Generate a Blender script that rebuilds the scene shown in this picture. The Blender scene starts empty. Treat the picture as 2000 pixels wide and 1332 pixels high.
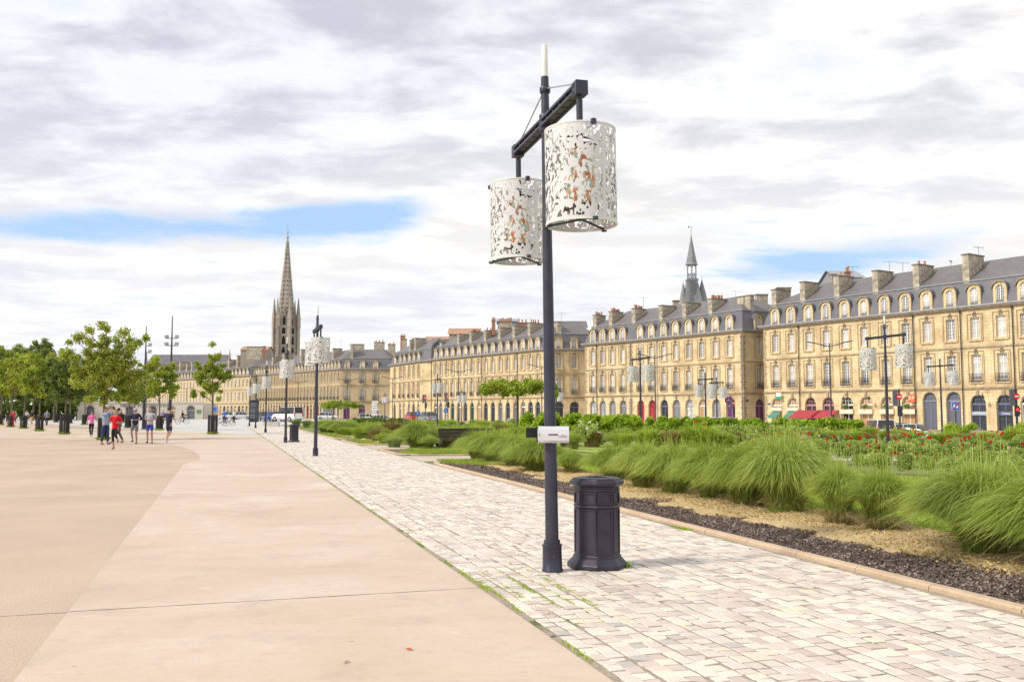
import bpy, bmesh, math, random
import numpy as np
from mathutils import Vector, Matrix
PI = math.pi
R = math.radians
random.seed(7); np.random.seed(7)
sc = bpy.context.scene
# ------------------------------------------------------------------ camera
F_PX = 1800.0; EYE = 1.6; PITCH = math.atan(137/1800.0)
cam = bpy.data.cameras.new('camera'); camo = bpy.data.objects.new('camera', cam)
sc.collection.objects.link(camo); sc.camera = camo
cam.sensor_width = 36; cam.lens = 36*F_PX/2000; cam.clip_end = 6000; cam.clip_start = .1
camo.location = (0, 0, EYE); camo.rotation_euler = (PI/2+PITCH, 0, 0)
# ------------------------------------------------------------------ light
SUN_EL = R(40); SUN_AZ = math.atan2(-.38, -.92)      # direction towards the sun in plan
sd = Vector((math.cos(SUN_AZ)*math.cos(SUN_EL), math.sin(SUN_AZ)*math.cos(SUN_EL), math.sin(SUN_EL)))
sun = bpy.data.lights.new('sun', 'SUN'); suno = bpy.data.objects.new('sun', sun); sc.collection.objects.link(suno)
sun.energy = 3.0; sun.angle = R(6); sun.color = (1, .93, .82)
suno.rotation_euler = sd.to_track_quat('Z', 'Y').to_euler()
w = bpy.data.worlds.new("World"); sc.world = w; w.use_nodes = True
try: w.cycles.sampling_method = 'MANUAL'; w.cycles.sample_map_resolution = 512
except Exception: pass
def world_nodes():
    nt = w.node_tree; N = nt.nodes; L = nt.links; N.clear()
    def nd(t, **k):
        n = N.new(t)
        for a, b in k.items(): setattr(n, a, b)
        return n
    def math_(op, a, b=None, c=None, clamp=False):
        n = nd('ShaderNodeMath', operation=op); n.use_clamp = clamp
        for i, v in enumerate((a, b, c)):
            if v is None: continue
            if isinstance(v, (int, float)): n.inputs[i].default_value = v
            else: L.new(v, n.inputs[i])
        return n.outputs[0]
    out = nd('ShaderNodeOutputWorld'); bg = nd('ShaderNodeBackground'); L.new(bg.outputs[0], out.inputs[0])
    sky = nd('ShaderNodeTexSky', sky_type='NISHITA'); sky.sun_disc = False
    sky.sun_elevation = SUN_EL; sky.sun_rotation = PI/2 - SUN_AZ
    tc = nd('ShaderNodeTexCoord'); sep = nd('ShaderNodeSeparateXYZ'); L.new(tc.outputs['Generated'], sep.inputs[0])
    x, y, z = sep.outputs
    zz = math_('ADD', math_('MAXIMUM', z, 0.0), .085)
    cx = math_('DIVIDE', x, zz); cy = math_('DIVIDE', y, zz)
    cmb = nd('ShaderNodeCombineXYZ'); L.new(math_('MULTIPLY', cx, .75), cmb.inputs[0]); L.new(math_('MULTIPLY', cy, 1.0), cmb.inputs[1])
    def noise(scale, detail, rough, dist, off=(0,0,0)):
        n = nd('ShaderNodeTexNoise'); n.noise_dimensions = '3D'
        n.inputs['Scale'].default_value = scale; n.inputs['Detail'].default_value = detail
        n.inputs['Roughness'].default_value = rough; n.inputs['Distortion'].default_value = dist
        m = nd('ShaderNodeVectorMath', operation='ADD'); m.inputs[1].default_value = off
        L.new(cmb.outputs[0], m.inputs[0]); L.new(m.outputs[0], n.inputs['Vector']); return n.outputs[0]
    def ramp(v, a, b):
        n = nd('ShaderNodeMapRange', interpolation_type='SMOOTHSTEP'); n.inputs[1].default_value = a; n.inputs[2].default_value = b
        L.new(v, n.inputs[0]); return n.outputs[0]
    n1 = noise(.9, 8, .56, .2); n2 = noise(3.4, 7, .58, .2, (7.3, 2.1, 1.4)); n3 = noise(.33, 3, .5, 0, (3.1, 9.4, 0))
    # opening in the cloud deck, low on the left
    el = math_('ARCTAN2', z, math_('SQRT', math_('ADD', math_('MULTIPLY', x, x), math_('MULTIPLY', y, y))))
    az = math_('ARCTAN2', x, y)
    def gap(e0, ew, a0, aw, amp):
        tilt = math_('MULTIPLY', math_('SUBTRACT', az, a0), .06)
        de = math_('DIVIDE', math_('SUBTRACT', math_('SUBTRACT', el, e0), tilt), ew); da = math_('DIVIDE', math_('SUBTRACT', az, a0), aw)
        s = math_('ADD', math_('MULTIPLY', de, de), math_('POWER', math_('ABSOLUTE', da), 4.0))
        return math_('MULTIPLY', math_('EXPONENT', math_('MULTIPLY', s, -1.0)), amp)
    g = math_('ADD', gap(R(10.6), R(1.15), R(-21), R(15), .26), gap(R(9.0), R(1.1), R(21), R(8), .22))
    g = math_('ADD', g, gap(R(12.3), R(.8), R(-10), R(5), .16))
    g = math_('ADD', g, gap(R(11.5), R(2.0), R(9), R(7), .10))
    cov = math_('SUBTRACT', math_('ADD', math_('MULTIPLY', n1, .6), math_('MULTIPLY', n2, .4)), g)
    mask = ramp(cov, .24, .45)
    shade = math_('ADD', math_('MULTIPLY', n1, .4), math_('MULTIPLY', n2, .6))
    fl = nd('ShaderNodeMapRange', interpolation_type='SMOOTHSTEP'); fl.inputs[1].default_value = R(22); fl.inputs[2].default_value = R(6)
    L.new(el, fl.inputs[0])
    den = ramp(shade, .43, .585)                       # thick parts are greyer from below
    den = math_('MULTIPLY', den, math_('SUBTRACT', 1.0, math_('MULTIPLY', fl.outputs[0], .6)))
    c1 = nd('ShaderNodeMix', data_type='RGBA'); L.new(den, c1.inputs[0])
    c1.inputs[6].default_value = (1.0, .995, .98, 1); c1.inputs[7].default_value = (.66, .665, .70, 1)
    big = nd('ShaderNodeMix', data_type='RGBA', blend_type='MULTIPLY'); big.inputs[0].default_value = 1
    rr = nd('ShaderNodeMix', data_type='RGBA'); L.new(ramp(n3, .38, .62), rr.inputs[0])
    rr.inputs[6].default_value = (.84, .86, .93, 1); rr.inputs[7].default_value = (1.0, .985, .96, 1)
    L.new(c1.outputs[2], big.inputs[6]); L.new(rr.outputs[2], big.inputs[7])
    sk = nd('ShaderNodeMix', data_type='RGBA', blend_type='MULTIPLY'); sk.inputs[0].default_value = 1
    sk.inputs[7].default_value = (.085, .105, .135, 1); L.new(sky.outputs[0], sk.inputs[6])
    sb = nd('ShaderNodeMix', data_type='RGBA'); sb.inputs[0].default_value = .8; L.new(sk.outputs[2], sb.inputs[6]); sb.inputs[7].default_value = (.46, .66, .95, 1)
    fin = nd('ShaderNodeMix', data_type='RGBA'); L.new(mask, fin.inputs[0]); L.new(sb.outputs[2], fin.inputs[6]); L.new(big.outputs[2], fin.inputs[7])
    L.new(fin.outputs[2], bg.inputs[0]); bg.inputs[1].default_value = 1.0
world_nodes()
sc.view_settings.view_transform = 'Standard'; sc.view_settings.look = 'None'
sc.view_settings.exposure = 0.2; sc.view_settings.gamma = 1
sc.cycles.max_bounces = 6; sc.cycles.transparent_max_bounces = 16
sc.cycles.use_denoising = True

# ------------------------------------------------------------------ helpers
def ray(px, py):
    u = (px-1000)/F_PX; v = (666-py)/F_PX
    f = math.cos(PITCH)-v*math.sin(PITCH); z = math.sin(PITCH)+v*math.cos(PITCH)
    return u/f, z/f                                   # X and Z per metre of Y
def at(px, py, Y):
    a, b = ray(px, py); return Vector((a*Y, Y, EYE+b*Y))
def ground(px, py, z=0):
    a, b = ray(px, py); Y = (z-EYE)/b; return Vector((a*Y, Y, z))
def plan(px, py, z):                                  # where a point of known height stands
    p = ground(px, py, z); return Vector((p.x, p.y))
def W(s, Y): return (s-.31*Y, Y)                      # coordinates across / along the quay path

def link(o): sc.collection.objects.link(o); return o
def tag(o, label=None, cat=None, group=None, kind=None):
    if label: o['label'] = label
    if cat: o['category'] = cat
    if group: o['group'] = group
    if kind: o['kind'] = kind
    return o
def empty(name, loc=(0,0,0), rz=0):
    o = link(bpy.data.objects.new(name, None)); o.location = loc; o.rotation_euler = (0,0,rz); o.empty_display_size = .2
    return o
def mobj(name, me, parent=None, loc=(0,0,0), rz=0):
    o = link(bpy.data.objects.new(name, me)); o.parent = parent; o.location = loc; o.rotation_euler = (0,0,rz); return o
def copy_tree(o, parent=None):
    c = o.copy(); link(c); c.parent = parent
    for ch in list(o.children): copy_tree(ch, c)
    return c

class MB:
    def __init__(s): s.v = []; s.f = []; s.m = []; s.uv = []
    def face(s, pts, m=0, uv=None):
        b = len(s.v); s.v += [tuple(p) for p in pts]; s.f.append(tuple(range(b, b+len(pts)))); s.m.append(m)
        s.uv += uv if uv else [(p[0]+p[1], p[2]) for p in pts]
    def box(s, x0, x1, y0, y1, z0, z1, m=0, M=None):
        c = [Vector(p) for p in ((x0,y0,z0),(x1,y0,z0),(x1,y1,z0),(x0,y1,z0),(x0,y0,z1),(x1,y0,z1),(x1,y1,z1),(x0,y1,z1))]
        if M is not None: c = [M @ p for p in c]
        for q, ax in (((0,1,5,4),0),((1,2,6,5),1),((2,3,7,6),0),((3,0,4,7),1),((4,5,6,7),2),((3,2,1,0),2)):
            p = [c[i] for i in q]
            s.face(p, m, [(a.x, a.z) if ax == 0 else ((a.y, a.z) if ax == 1 else (a.x, a.y)) for a in p])
    def tube(s, p0, p1, r0, r1=None, n=10, m=0, caps=True):
        p0 = Vector(p0); p1 = Vector(p1); r1 = r0 if r1 is None else r1
        d = (p1-p0).normalized(); a = d.orthogonal().normalized(); b = d.cross(a)
        A = [p0+(a*math.cos(2*PI*i/n)+b*math.sin(2*PI*i/n))*r0 for i in range(n)]
        B = [p1+(a*math.cos(2*PI*i/n)+b*math.sin(2*PI*i/n))*r1 for i in range(n)]
        for i in range(n):
            j = (i+1) % n; s.face([A[i], A[j], B[j], B[i]], m)
        if caps: s.face(A[::-1], m); s.face(B, m)
    def bar(s, p0, p1, wd, h, m=0):
        p0 = Vector(p0); p1 = Vector(p1); L = (p1-p0).length; d = (p1-p0)/L
        up = Vector((0,0,1)); sx = d.cross(up)
        if sx.length < 1e-4: sx = Vector((1,0,0))
        sx.normalize(); uz = sx.cross(d)
        M = Matrix(((d.x, sx.x, uz.x, p0.x), (d.y, sx.y, uz.y, p0.y), (d.z, sx.z, uz.z, p0.z), (0,0,0,1)))
        s.box(0, L, -wd/2, wd/2, -h/2, h/2, m, M)
    def lathe(s, prof, n=16, m=0, c=(0,0), caps=True, rot=0):
        rings = [[(c[0]+r*math.cos(2*PI*i/n+rot), c[1]+r*math.sin(2*PI*i/n+rot), z) for i in range(n)] for r, z in prof]
        for k in range(len(rings)-1):
            for i in range(n):
                j = (i+1) % n; s.face([rings[k][i], rings[k][j], rings[k+1][j], rings[k+1][i]], m)
        if caps: s.face(rings[0][::-1], m); s.face(rings[-1], m)
    def poly(s, pts, z, m=0): s.face([(p[0], p[1], z) for p in pts], m, [(p[0], p[1]) for p in pts])
    def mesh(s, name, mats, smooth=False):
        me = bpy.data.meshes.new(name); me.from_pydata(s.v, [], s.f)
        for mt in (mats if isinstance(mats, (list, tuple)) else [mats]): me.materials.append(mt)
        me.polygons.foreach_set('material_index', s.m)
        u = me.uv_layers.new(name='UVMap'); u.data.foreach_set('uv', np.array(s.uv, dtype=np.float32).ravel())
        if smooth:
            bm = bmesh.new(); bm.from_mesh(me); bmesh.ops.remove_doubles(bm, verts=bm.verts, dist=1e-4); bm.to_mesh(me); bm.free()
            me.shade_smooth(); 
            try: me.set_sharp_from_angle(angle=R(38))
            except Exception: pass
        me.update(); return me
    def build(s, name, mats, parent=None, loc=(0,0,0), rz=0, smooth=False):
        return mobj(name, s.mesh(name, mats, smooth), parent, loc, rz)

def np_mesh(name, V, k, mats, midx=None):             # V: (N*k,3) loose polygons of k corners
    n = len(V)//k; me = bpy.data.meshes.new(name)
    me.vertices.add(n*k); me.vertices.foreach_set('co', np.ascontiguousarray(V, dtype=np.float32).ravel())
    me.loops.add(n*k); me.loops.foreach_set('vertex_index', np.arange(n*k, dtype=np.int32))
    me.polygons.add(n); me.polygons.foreach_set('loop_start', np.arange(0, n*k, k, dtype=np.int32))
    try: me.polygons.foreach_set('loop_total', np.full(n, k, dtype=np.int32))
    except Exception: pass
    for mt in (mats if isinstance(mats, (list, tuple)) else [mats]): me.materials.append(mt)
    if midx is not None: me.polygons.foreach_set('material_index', np.asarray(midx, dtype=np.int32))
    me.update(calc_edges=True); me.validate(); return me

# ------------------------------------------------------------------ materials
class NT:
    def __init__(s, name):
        s.m = bpy.data.materials.new(name); s.m.use_nodes = True; s.t = s.m.node_tree; s.N = s.t.nodes; s.L = s.t.links
        s.b = s.N['Principled BSDF']; s.out = s.N['Material Output']
    def nd(s, t, **k):
        n = s.N.new(t)
        for a, b in k.items(): setattr(n, a, b)
        return n
    def put(s, sock, v):
        if isinstance(v, bpy.types.NodeSocket): s.L.new(v, sock)
        elif isinstance(v, tuple) and len(v) == 3 and sock.type == 'RGBA': sock.default_value = (*v, 1)
        else: sock.default_value = v
    def coord(s, kind='Object', scale=(1,1,1)):
        tc = s.nd('ShaderNodeTexCoord'); mp = s.nd('ShaderNodeMapping'); mp.inputs['Scale'].default_value = scale
        s.L.new(tc.outputs[kind], mp.inputs[0]); return mp.outputs[0]
    def pos(s, scale=(1,1,1)):
        g = s.nd('ShaderNodeNewGeometry'); mp = s.nd('ShaderNodeMapping'); mp.inputs['Scale'].default_value = scale
        s.L.new(g.outputs['Position'], mp.inputs[0]); return mp.outputs[0]
    def noise(s, vec, scale, detail=4, rough=.55, dist=0):
        n = s.nd('ShaderNodeTexNoise'); s.L.new(vec, n.inputs['Vector']); n.inputs['Scale'].default_value = scale
        n.inputs['Detail'].default_value = detail; n.inputs['Roughness'].default_value = rough; n.inputs['Distortion'].default_value = dist
        return n.outputs[0]
    def ramp(s, v, a, b, lo=0., hi=1.):
        n = s.nd('ShaderNodeMapRange'); s.put(n.inputs[0], v)
        for i, q in enumerate((a, b, lo, hi)): n.inputs[i+1].default_value = q
        return n.outputs[0]
    def mix(s, f, a, b, mode='MIX'):
        n = s.nd('ShaderNodeMix', data_type='RGBA', blend_type=mode); s.put(n.inputs[0], f); s.put(n.inputs[6], a); s.put(n.inputs[7], b); return n.outputs[2]
    def mth(s, op, a, b=0.):
        n = s.nd('ShaderNodeMath', operation=op); s.put(n.inputs[0], a); s.put(n.inputs[1], b); return n.outputs[0]
    def cramp(s, v, stops):
        n = s.nd('ShaderNodeValToRGB'); cr = n.color_ramp
        while len(cr.elements) < len(stops): cr.elements.new(.5)
        for e, (p, c) in zip(cr.elements, stops): e.position = p; e.color = (*c, 1)
        s.put(n.inputs[0], v); return n.outputs[0]
    def bump(s, h, strength=.3, dist=.02):
        n = s.nd('ShaderNodeBump'); n.inputs['Strength'].default_value = strength; n.inputs['Distance'].default_value = dist
        s.L.new(h, n.inputs['Height']); s.L.new(n.outputs[0], s.b.inputs['Normal'])
    def col(s, c): s.put(s.b.inputs['Base Color'], c)
    def rough(s, v): s.put(s.b.inputs['Roughness'], v)

def paint(name, c, rough=.45, metal=0, var=.12, scale=6, spec=.5):
    t = NT(name); n = t.noise(t.coord(), scale, 5, .6); k = t.ramp(n, .3, .7, 1-var, 1+var)
    t.col(t.mix(1., c, t.mix(0., k, k), 'MULTIPLY')); t.rough(t.ramp(n, .3, .7, max(rough-.08, 0), rough+.08)); t.b.inputs['Metallic'].default_value = metal
    t.b.inputs['Specular IOR Level'].default_value = spec
    return t.m
def leaf_mat(name, stops, trans=.35, big=1.2):
    t = NT(name); g = t.nd('ShaderNodeNewGeometry'); oi = t.nd('ShaderNodeObjectInfo')
    n = t.noise(t.pos(), big, 2, .5)
    f = t.mth('ADD', t.mth('MULTIPLY', g.outputs['Random Per Island'], .55), t.mth('MULTIPLY', t.ramp(n, .3, .7), .3))
    f = t.mth('ADD', f, t.mth('MULTIPLY', oi.outputs['Random'], .15))
    c = t.cramp(f, stops); t.col(c); t.rough(.55); t.b.inputs['Specular IOR Level'].default_value = .3
    tr = t.nd('ShaderNodeBsdfTranslucent'); t.L.new(t.mix(1., c, (1.0, 1.0, .55), 'MULTIPLY'), tr.inputs[0])
    mx = t.nd('ShaderNodeMixShader'); mx.inputs[0].default_value = trans
    t.L.new(t.b.outputs[0], mx.inputs[1]); t.L.new(tr.outputs[0], mx.inputs[2]); t.L.new(mx.outputs[0], t.out.inputs[0])
    return t.m

def mat_stone():
    t = NT('limestone'); uv = t.coord('UV')
    br = t.nd('ShaderNodeTexBrick'); t.L.new(uv, br.inputs['Vector'])
    br.inputs['Scale'].default_value = 1; br.inputs['Brick Width'].default_value = .95; br.inputs['Row Height'].default_value = .38
    br.inputs['Mortar Size'].default_value = .012; br.inputs['Mortar Smooth'].default_value = .3; br.inputs['Bias'].default_value = 0
    br.inputs['Color1'].default_value = (.76, .61, .36, 1); br.inputs['Color2'].default_value = (.68, .53, .30, 1); br.inputs['Mortar'].default_value = (.40, .31, .18, 1)
    n = t.noise(uv, .35, 6, .65, .3); n2 = t.noise(uv, 2.4, 6, .7)
    c = t.mix(t.ramp(n, .45, .66), br.outputs[0], (.47, .335, .18)); c = t.mix(t.ramp(n2, .5, .8, 0, .5), c, (.80, .68, .46))
    st = t.noise(t.coord('UV', (3.2, .22, 1)), 1.3, 5, .65)       # rain streaks down the masonry
    c = t.mix(t.ramp(st, .52, .74, 0, .7), c, (.34, .26, .165))
    t.col(c); t.rough(.9); t.bump(t.mth('ADD', t.mth('MULTIPLY', br.outputs['Fac'], -1.), t.mth('MULTIPLY', n2, .5)), .5, .03)
    return t.m
def mat_slate(name, a, b, rowh=.16, bw=.3):
    t = NT(name); uv = t.coord('UV'); br = t.nd('ShaderNodeTexBrick'); t.L.new(uv, br.inputs['Vector'])
    br.inputs['Scale'].default_value = 1; br.inputs['Brick Width'].default_value = bw; br.inputs['Row Height'].default_value = rowh
    br.inputs['Mortar Size'].default_value = .012; br.inputs['Color1'].default_value = (*a, 1); br.inputs['Color2'].default_value = (*b, 1)
    br.inputs['Mortar'].default_value = tuple(x*.45 for x in a)+(1,)
    n = t.noise(uv, .5, 6, .65); c = t.mix(t.ramp(n, .42, .7, 0, .7), br.outputs[0], (.20, .185, .18))
    st = t.noise(t.coord('UV', (2.5, .3, 1)), 1.2, 5, .6); c = t.mix(t.ramp(st, .5, .75, 0, .5), c, (.10, .10, .11))
    t.col(c); t.rough(.55); t.bump(br.outputs['Fac'], -.4, .02); return t.m
STONE = mat_stone(); STONEF = mat_stone(); STONEF.name = 'greyer_limestone'  # second one: greyer, darker copy for the far terraces
for _n in STONEF.node_tree.nodes:
    if _n.type == 'TEX_BRICK': _n.inputs['Color1'].default_value = (.60, .49, .31, 1); _n.inputs['Color2'].default_value = (.53, .42, .26, 1); _n.inputs['Mortar'].default_value = (.33, .27, .17, 1)
SLATE = mat_slate('slate', (.15, .155, .175), (.115, .12, .14))
SLATE2 = mat_slate('upper_roof_slate', (.175, .16, .16), (.14, .13, .135), .2, .4)
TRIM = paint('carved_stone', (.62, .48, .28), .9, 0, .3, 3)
DTRIM = paint('weathered_shadowed_cornice_stone', (.34, .27, .175), .9, 0, .35, 2.5)  # dark from weathering; on the cornice the tone also paints in its shadow
ZINC = paint('zinc_gutter', (.33, .34, .37), .5, .2, .15, 2)
CHIM = paint('chimney_render', (.40, .35, .27), .95, 0, .5, 1.6)
CHIMCAP = paint('chimney_cap_stone', (.20, .175, .15), .95, 0, .3, 3)
POT = paint('terracotta', (.50, .24, .14), .85, 0, .3, 6)
WHITEF = paint('white_window_wood', (.80, .78, .74), .5, 0, .06, 4)
IRON = paint('wrought_iron', (.035, .035, .042), .5, .2, .2, 8)
def mat_pane():
    t = NT('window_glass'); oi = t.nd('ShaderNodeObjectInfo'); uv = t.coord('Object')
    n = t.noise(uv, 1.2, 3); cur = t.cramp(oi.outputs['Random'], [(0, (.10, .11, .13)), (.35, (.26, .27, .29)), (.6, (.52, .50, .46)), (1, (.72, .70, .64))])
    t.col(t.mix(t.ramp(n, .45, .6, 0, .6), cur, (.16, .18, .21))); t.rough(.15); t.b.inputs['Specular IOR Level'].default_value = .8; return t.m
PANE = mat_pane()
BLACKG = paint('dark_shop_glass', (.03, .033, .04), .12, 0, .3, 2, .8)
def mat_pole():
    t = NT('anthracite_pole_paint'); v = t.coord(); n = t.noise(v, 5, 6, .65); s = t.noise(t.coord('Object', (14, 14, 1.2)), 2.2, 6, .7)
    c = t.mix(t.ramp(n, .3, .7), (.026, .028, .045), (.050, .052, .075))
    c = t.mix(t.ramp(s, .66, .74, 0, .55), c, (.17, .16, .15)); sp = t.noise(v, 60, 2, .5); c = t.mix(t.ramp(sp, .74, .78, 0, .8), c, (.4, .4, .4))
    t.col(c); t.rough(t.ramp(n, .3, .7, .32, .5)); t.b.inputs['Metallic'].default_value = .25; t.bump(n, .08, .01); return t.m
POLE = mat_pole()
def mat_perf():
    t = NT('perforated_white_steel'); v = t.coord('Object', (1, 1, .72))
    n = t.noise(v, 22, 1.6, .5, .9); n2 = t.noise(v, 2.5, 2)
    th = t.mth('ADD', n, t.mth('MULTIPLY', n2, .10)); hole = t.mth('GREATER_THAN', th, .577)
    sep = t.nd('ShaderNodeSeparateXYZ'); tc = t.nd('ShaderNodeTexCoord'); t.L.new(tc.outputs['Object'], sep.inputs[0])
    z = sep.outputs[2]; rim = t.mth('LESS_THAN', t.mth('ABSOLUTE', z), .410)
    seam = t.mth('GREATER_THAN', t.mth('ABSOLUTE', sep.outputs[0]), .022)
    hole = t.mth('MULTIPLY', t.mth('MULTIPLY', hole, rim), seam)
    t.col(t.mix(t.ramp(t.noise(v, 3, 5), .3, .7), (.58, .585, .575), (.67, .67, .655))); t.rough(.45)
    tr = t.nd('ShaderNodeBsdfTransparent'); mx = t.nd('ShaderNodeMixShader'); t.L.new(hole, mx.inputs[0])
    t.L.new(t.b.outputs[0], mx.inputs[1]); t.L.new(tr.outputs[0], mx.inputs[2]); t.L.new(mx.outputs[0], t.out.inputs[0]); return t.m
PERF = mat_perf()
def mat_inner():
    t = NT('coloured_inner_glass'); v = t.coord('Object', (1, 1, .8)); n = t.noise(v, 9, 2, .6, 1.0)
    vo = t.nd('ShaderNodeTexVoronoi'); t.L.new(v, vo.inputs['Vector']); vo.inputs['Scale'].default_value = 16
    hue = t.cramp(vo.outputs['Distance'], [(0, (.72, .22, .15)), (.35, (.80, .32, .20)), (.5, (.86, .62, .25)), (.62, (.70, .72, .62)), (.8, (.35, .68, .66))])
    c = t.mix(t.ramp(n, .60, .66), hue, (.74, .74, .68)); t.col(c); t.rough(.3); return t.m
INNER = mat_inner()
WHITEP = paint('white_enamel', (.72, .71, .66), .4, 0, .08, 5)
SILVER = paint('brushed_aluminium', (.70, .70, .73), .35, .35, .05, 3)
BINM = NT('cast_iron_bin_paint'); _v = BINM.coord(); _n = BINM.noise(_v, 7, 7, .65); _n2 = BINM.noise(_v, 70, 3)
BINM.col(BINM.mix(BINM.ramp(_n2, .70, .78, 0, .5), BINM.mix(BINM.ramp(_n, .3, .72), (.022, .022, .035), (.048, .048, .07)), (.25, .24, .24)))
BINM.rough(BINM.ramp(_n, .3, .7, .35, .6)); BINM.b.inputs['Metallic'].default_value = .15; BINM.bump(_n2, .12, .004); BIN = BINM.m
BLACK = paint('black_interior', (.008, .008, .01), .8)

# ---- ground materials
def joints(t, period=11.4, l0=8.6, wd=.012):
    p = t.pos(); sep = t.nd('ShaderNodeSeparateXYZ'); t.L.new(p, sep.inputs[0])
    l = t.mth('SUBTRACT', t.mth('SUBTRACT', sep.outputs[1], t.mth('MULTIPLY', sep.outputs[0], .31)), l0)
    f = t.mth('FRACT', t.mth('DIVIDE', t.mth('ADD', l, 114.), period)); d = t.mth('MULTIPLY', t.mth('MINIMUM', f, t.mth('SUBTRACT', 1., f)), period)
    wob = t.ramp(t.noise(p, 3, 4), .3, .7, .5, 1.5)
    return t.mth('LESS_THAN', d, t.mth('MULTIPLY', wob, wd))
def mat_slab():
    t = NT('smooth_beige_concrete'); p = t.pos((1, 2.2, 1)); n = t.noise(t.pos((.9, 1.15, 1)), .42, 9, .66, .5); n2 = t.noise(p, 5, 7, .7); n3 = t.noise(t.pos(), 38, 3)
    c = t.cramp(n, [(.30, (.475, .37, .275)), (.45, (.55, .435, .33)), (.56, (.575, .47, .37)), (.72, (.66, .575, .475))])
    c = t.mix(t.ramp(n2, .50, .72, 0, .5), c, (.45, .37, .29)); c = t.mix(t.ramp(n3, .60, .74, 0, .5), c, (.38, .31, .24))
    sp = t.noise(t.pos((1, 3, 1)), 7.5, 2, .4); c = t.mix(t.ramp(sp, .765, .79, 0, .7), c, (.22, .18, .15))
    bl = t.noise(t.pos(), 1.7, 8, .72); c = t.mix(t.ramp(bl, .53, .68, 0, .5), c, (.40, .33, .26)); c = t.mix(t.ramp(bl, .30, .40, .4, 0), c, (.72, .64, .54))
    c = t.mix(joints(t), c, (.13, .10, .08)); t.col(c); t.rough(t.ramp(n, .3, .7, .55, .75)); t.bump(n3, .12, .004); return t.m
def mat_aggr():
    t = NT('exposed_aggregate'); n = t.noise(t.pos(), .40, 8, .65, .4); g = t.noise(t.pos(), 60, 4, .8)
    c = t.mix(t.ramp(n, .35, .68), (.44, .325, .245), (.55, .42, .32)); c = t.mix(t.ramp(g, .50, .66, 0, .65), c, (.30, .23, .18)); c = t.mix(t.ramp(g, .46, .34, 0, .6), c, (.78, .68, .58))
    vs = t.noise(t.pos((1, 1, 1)), 22, 3, .7); c = t.mix(t.ramp(vs, .62, .70, 0, .45), c, (.26, .20, .16))
    c = t.mix(joints(t), c, (.16, .12, .10)); t.col(c); t.rough(.85); t.bump(g, .4, .006); return t.m
def mat_setts():
    t = NT('granite_setts'); g = t.nd('ShaderNodeNewGeometry'); n = t.noise(t.pos(), 1.0, 3); fine = t.noise(t.pos(), 26, 5, .7)
    c = t.cramp(g.outputs['Random Per Island'], [(0, (.43, .42, .40)), (.07, (.52, .43, .375)), (.16, (.56, .45, .40)), (.32, (.64, .55, .48)), (.60, (.67, .62, .55)), (.84, (.74, .69, .60)), (.94, (.72, .66, .50)), (1, (.62, .49, .43))])
    c = t.mix(t.ramp(n, .36, .62, .40, .0), c, (.52, .46, .415)); c = t.mix(t.ramp(fine, .5, .75, 0, .35), c, (.42, .38, .34))
    t.col(c); t.rough(t.ramp(fine, .3, .7, .45, .7)); t.bump(fine, .25, .006); return t.m
def mat_joint():
    t = NT('sand_joints_with_moss'); n = t.noise(t.pos(), 1.1, 5, .65); n2 = t.noise(t.pos(), 40, 3)
    c = t.mix(t.ramp(n2, .3, .7), (.22, .18, .14), (.42, .355, .28)); t.col(t.mix(t.ramp(n, .58, .66), c, (.10, .13, .03))); t.rough(.95); return t.m
def mat_soil():
    t = NT('soil_with_tan_mulch'); p = t.pos(); a = t.nd('ShaderNodeAttribute', attribute_name='mulch'); g = t.noise(p, 46, 5, .75); g2 = t.noise(p, 17, 5, .7)
    dark = t.mix(t.ramp(g, .34, .68), (.055, .042, .036), (.26, .21, .18)); tan = t.mix(t.ramp(g, .32, .62), (.42, .29, .13), (.82, .63, .34))
    f = t.mth('GREATER_THAN', t.mth('ADD', a.outputs['Fac'], t.mth('MULTIPLY', t.mth('SUBTRACT', g2, .5), .9)), .5)
    t.col(t.mix(f, dark, tan)); t.rough(.95); t.bump(t.mth('ADD', g, g2), 1.0, .03); return t.m
def mat_simple(name, a, b, sc1=2., sc2=25., rough=.9, b2=.3):
    t = NT(name); n = t.noise(t.pos(), sc1, 5, .6); n2 = t.noise(t.pos(), sc2, 4, .7)
    c = t.mix(t.ramp(n, .35, .65), a, b); c = t.mix(t.ramp(n2, .4, .75, 0, .5), c, tuple(x*.55 for x in a)); t.col(c); t.rough(rough); t.bump(n2, b2, .01); return t.m
def mat_plaza():
    t = NT('pale_stone_paving'); p = t.pos(); br = t.nd('ShaderNodeTexBrick'); t.L.new(p, br.inputs['Vector']); br.inputs['Scale'].default_value = 1
    br.inputs['Brick Width'].default_value = .9; br.inputs['Row Height'].default_value = .45; br.inputs['Mortar Size'].default_value = .01
    br.inputs['Color1'].default_value = (.60, .585, .56, 1); br.inputs['Color2'].default_value = (.52, .51, .49, 1); br.inputs['Mortar'].default_value = (.3, .29, .28, 1)
    n = t.noise(p, .12, 5); t.col(t.mix(t.ramp(n, .35, .7, 0, .5), br.outputs[0], (.42, .41, .40))); t.rough(.7); return t.m
SLAB = mat_slab(); AGGR = mat_aggr(); SETT = mat_setts(); JOINT = mat_joint(); SOIL = mat_soil(); PLAZA = mat_plaza()
KERBM = mat_simple('sandstone_kerb', (.50, .36, .24), (.58, .45, .32), 1.5, 30)
ASPH = mat_simple('asphalt', (.085, .085, .09), (.12, .12, .12), .3, 12, .85)
LAWNM = mat_simple('mown_lawn', (.24, .32, .05), (.34, .42, .08), 1.2, 45, .95)
BEDM = mat_simple('planting_bed_earth', (.16, .18, .05), (.22, .24, .06), .6, 18, .95)
SANDP = mat_simple('sandy_garden_walk', (.50, .42, .32), (.58, .50, .40), .8, 30)
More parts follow.
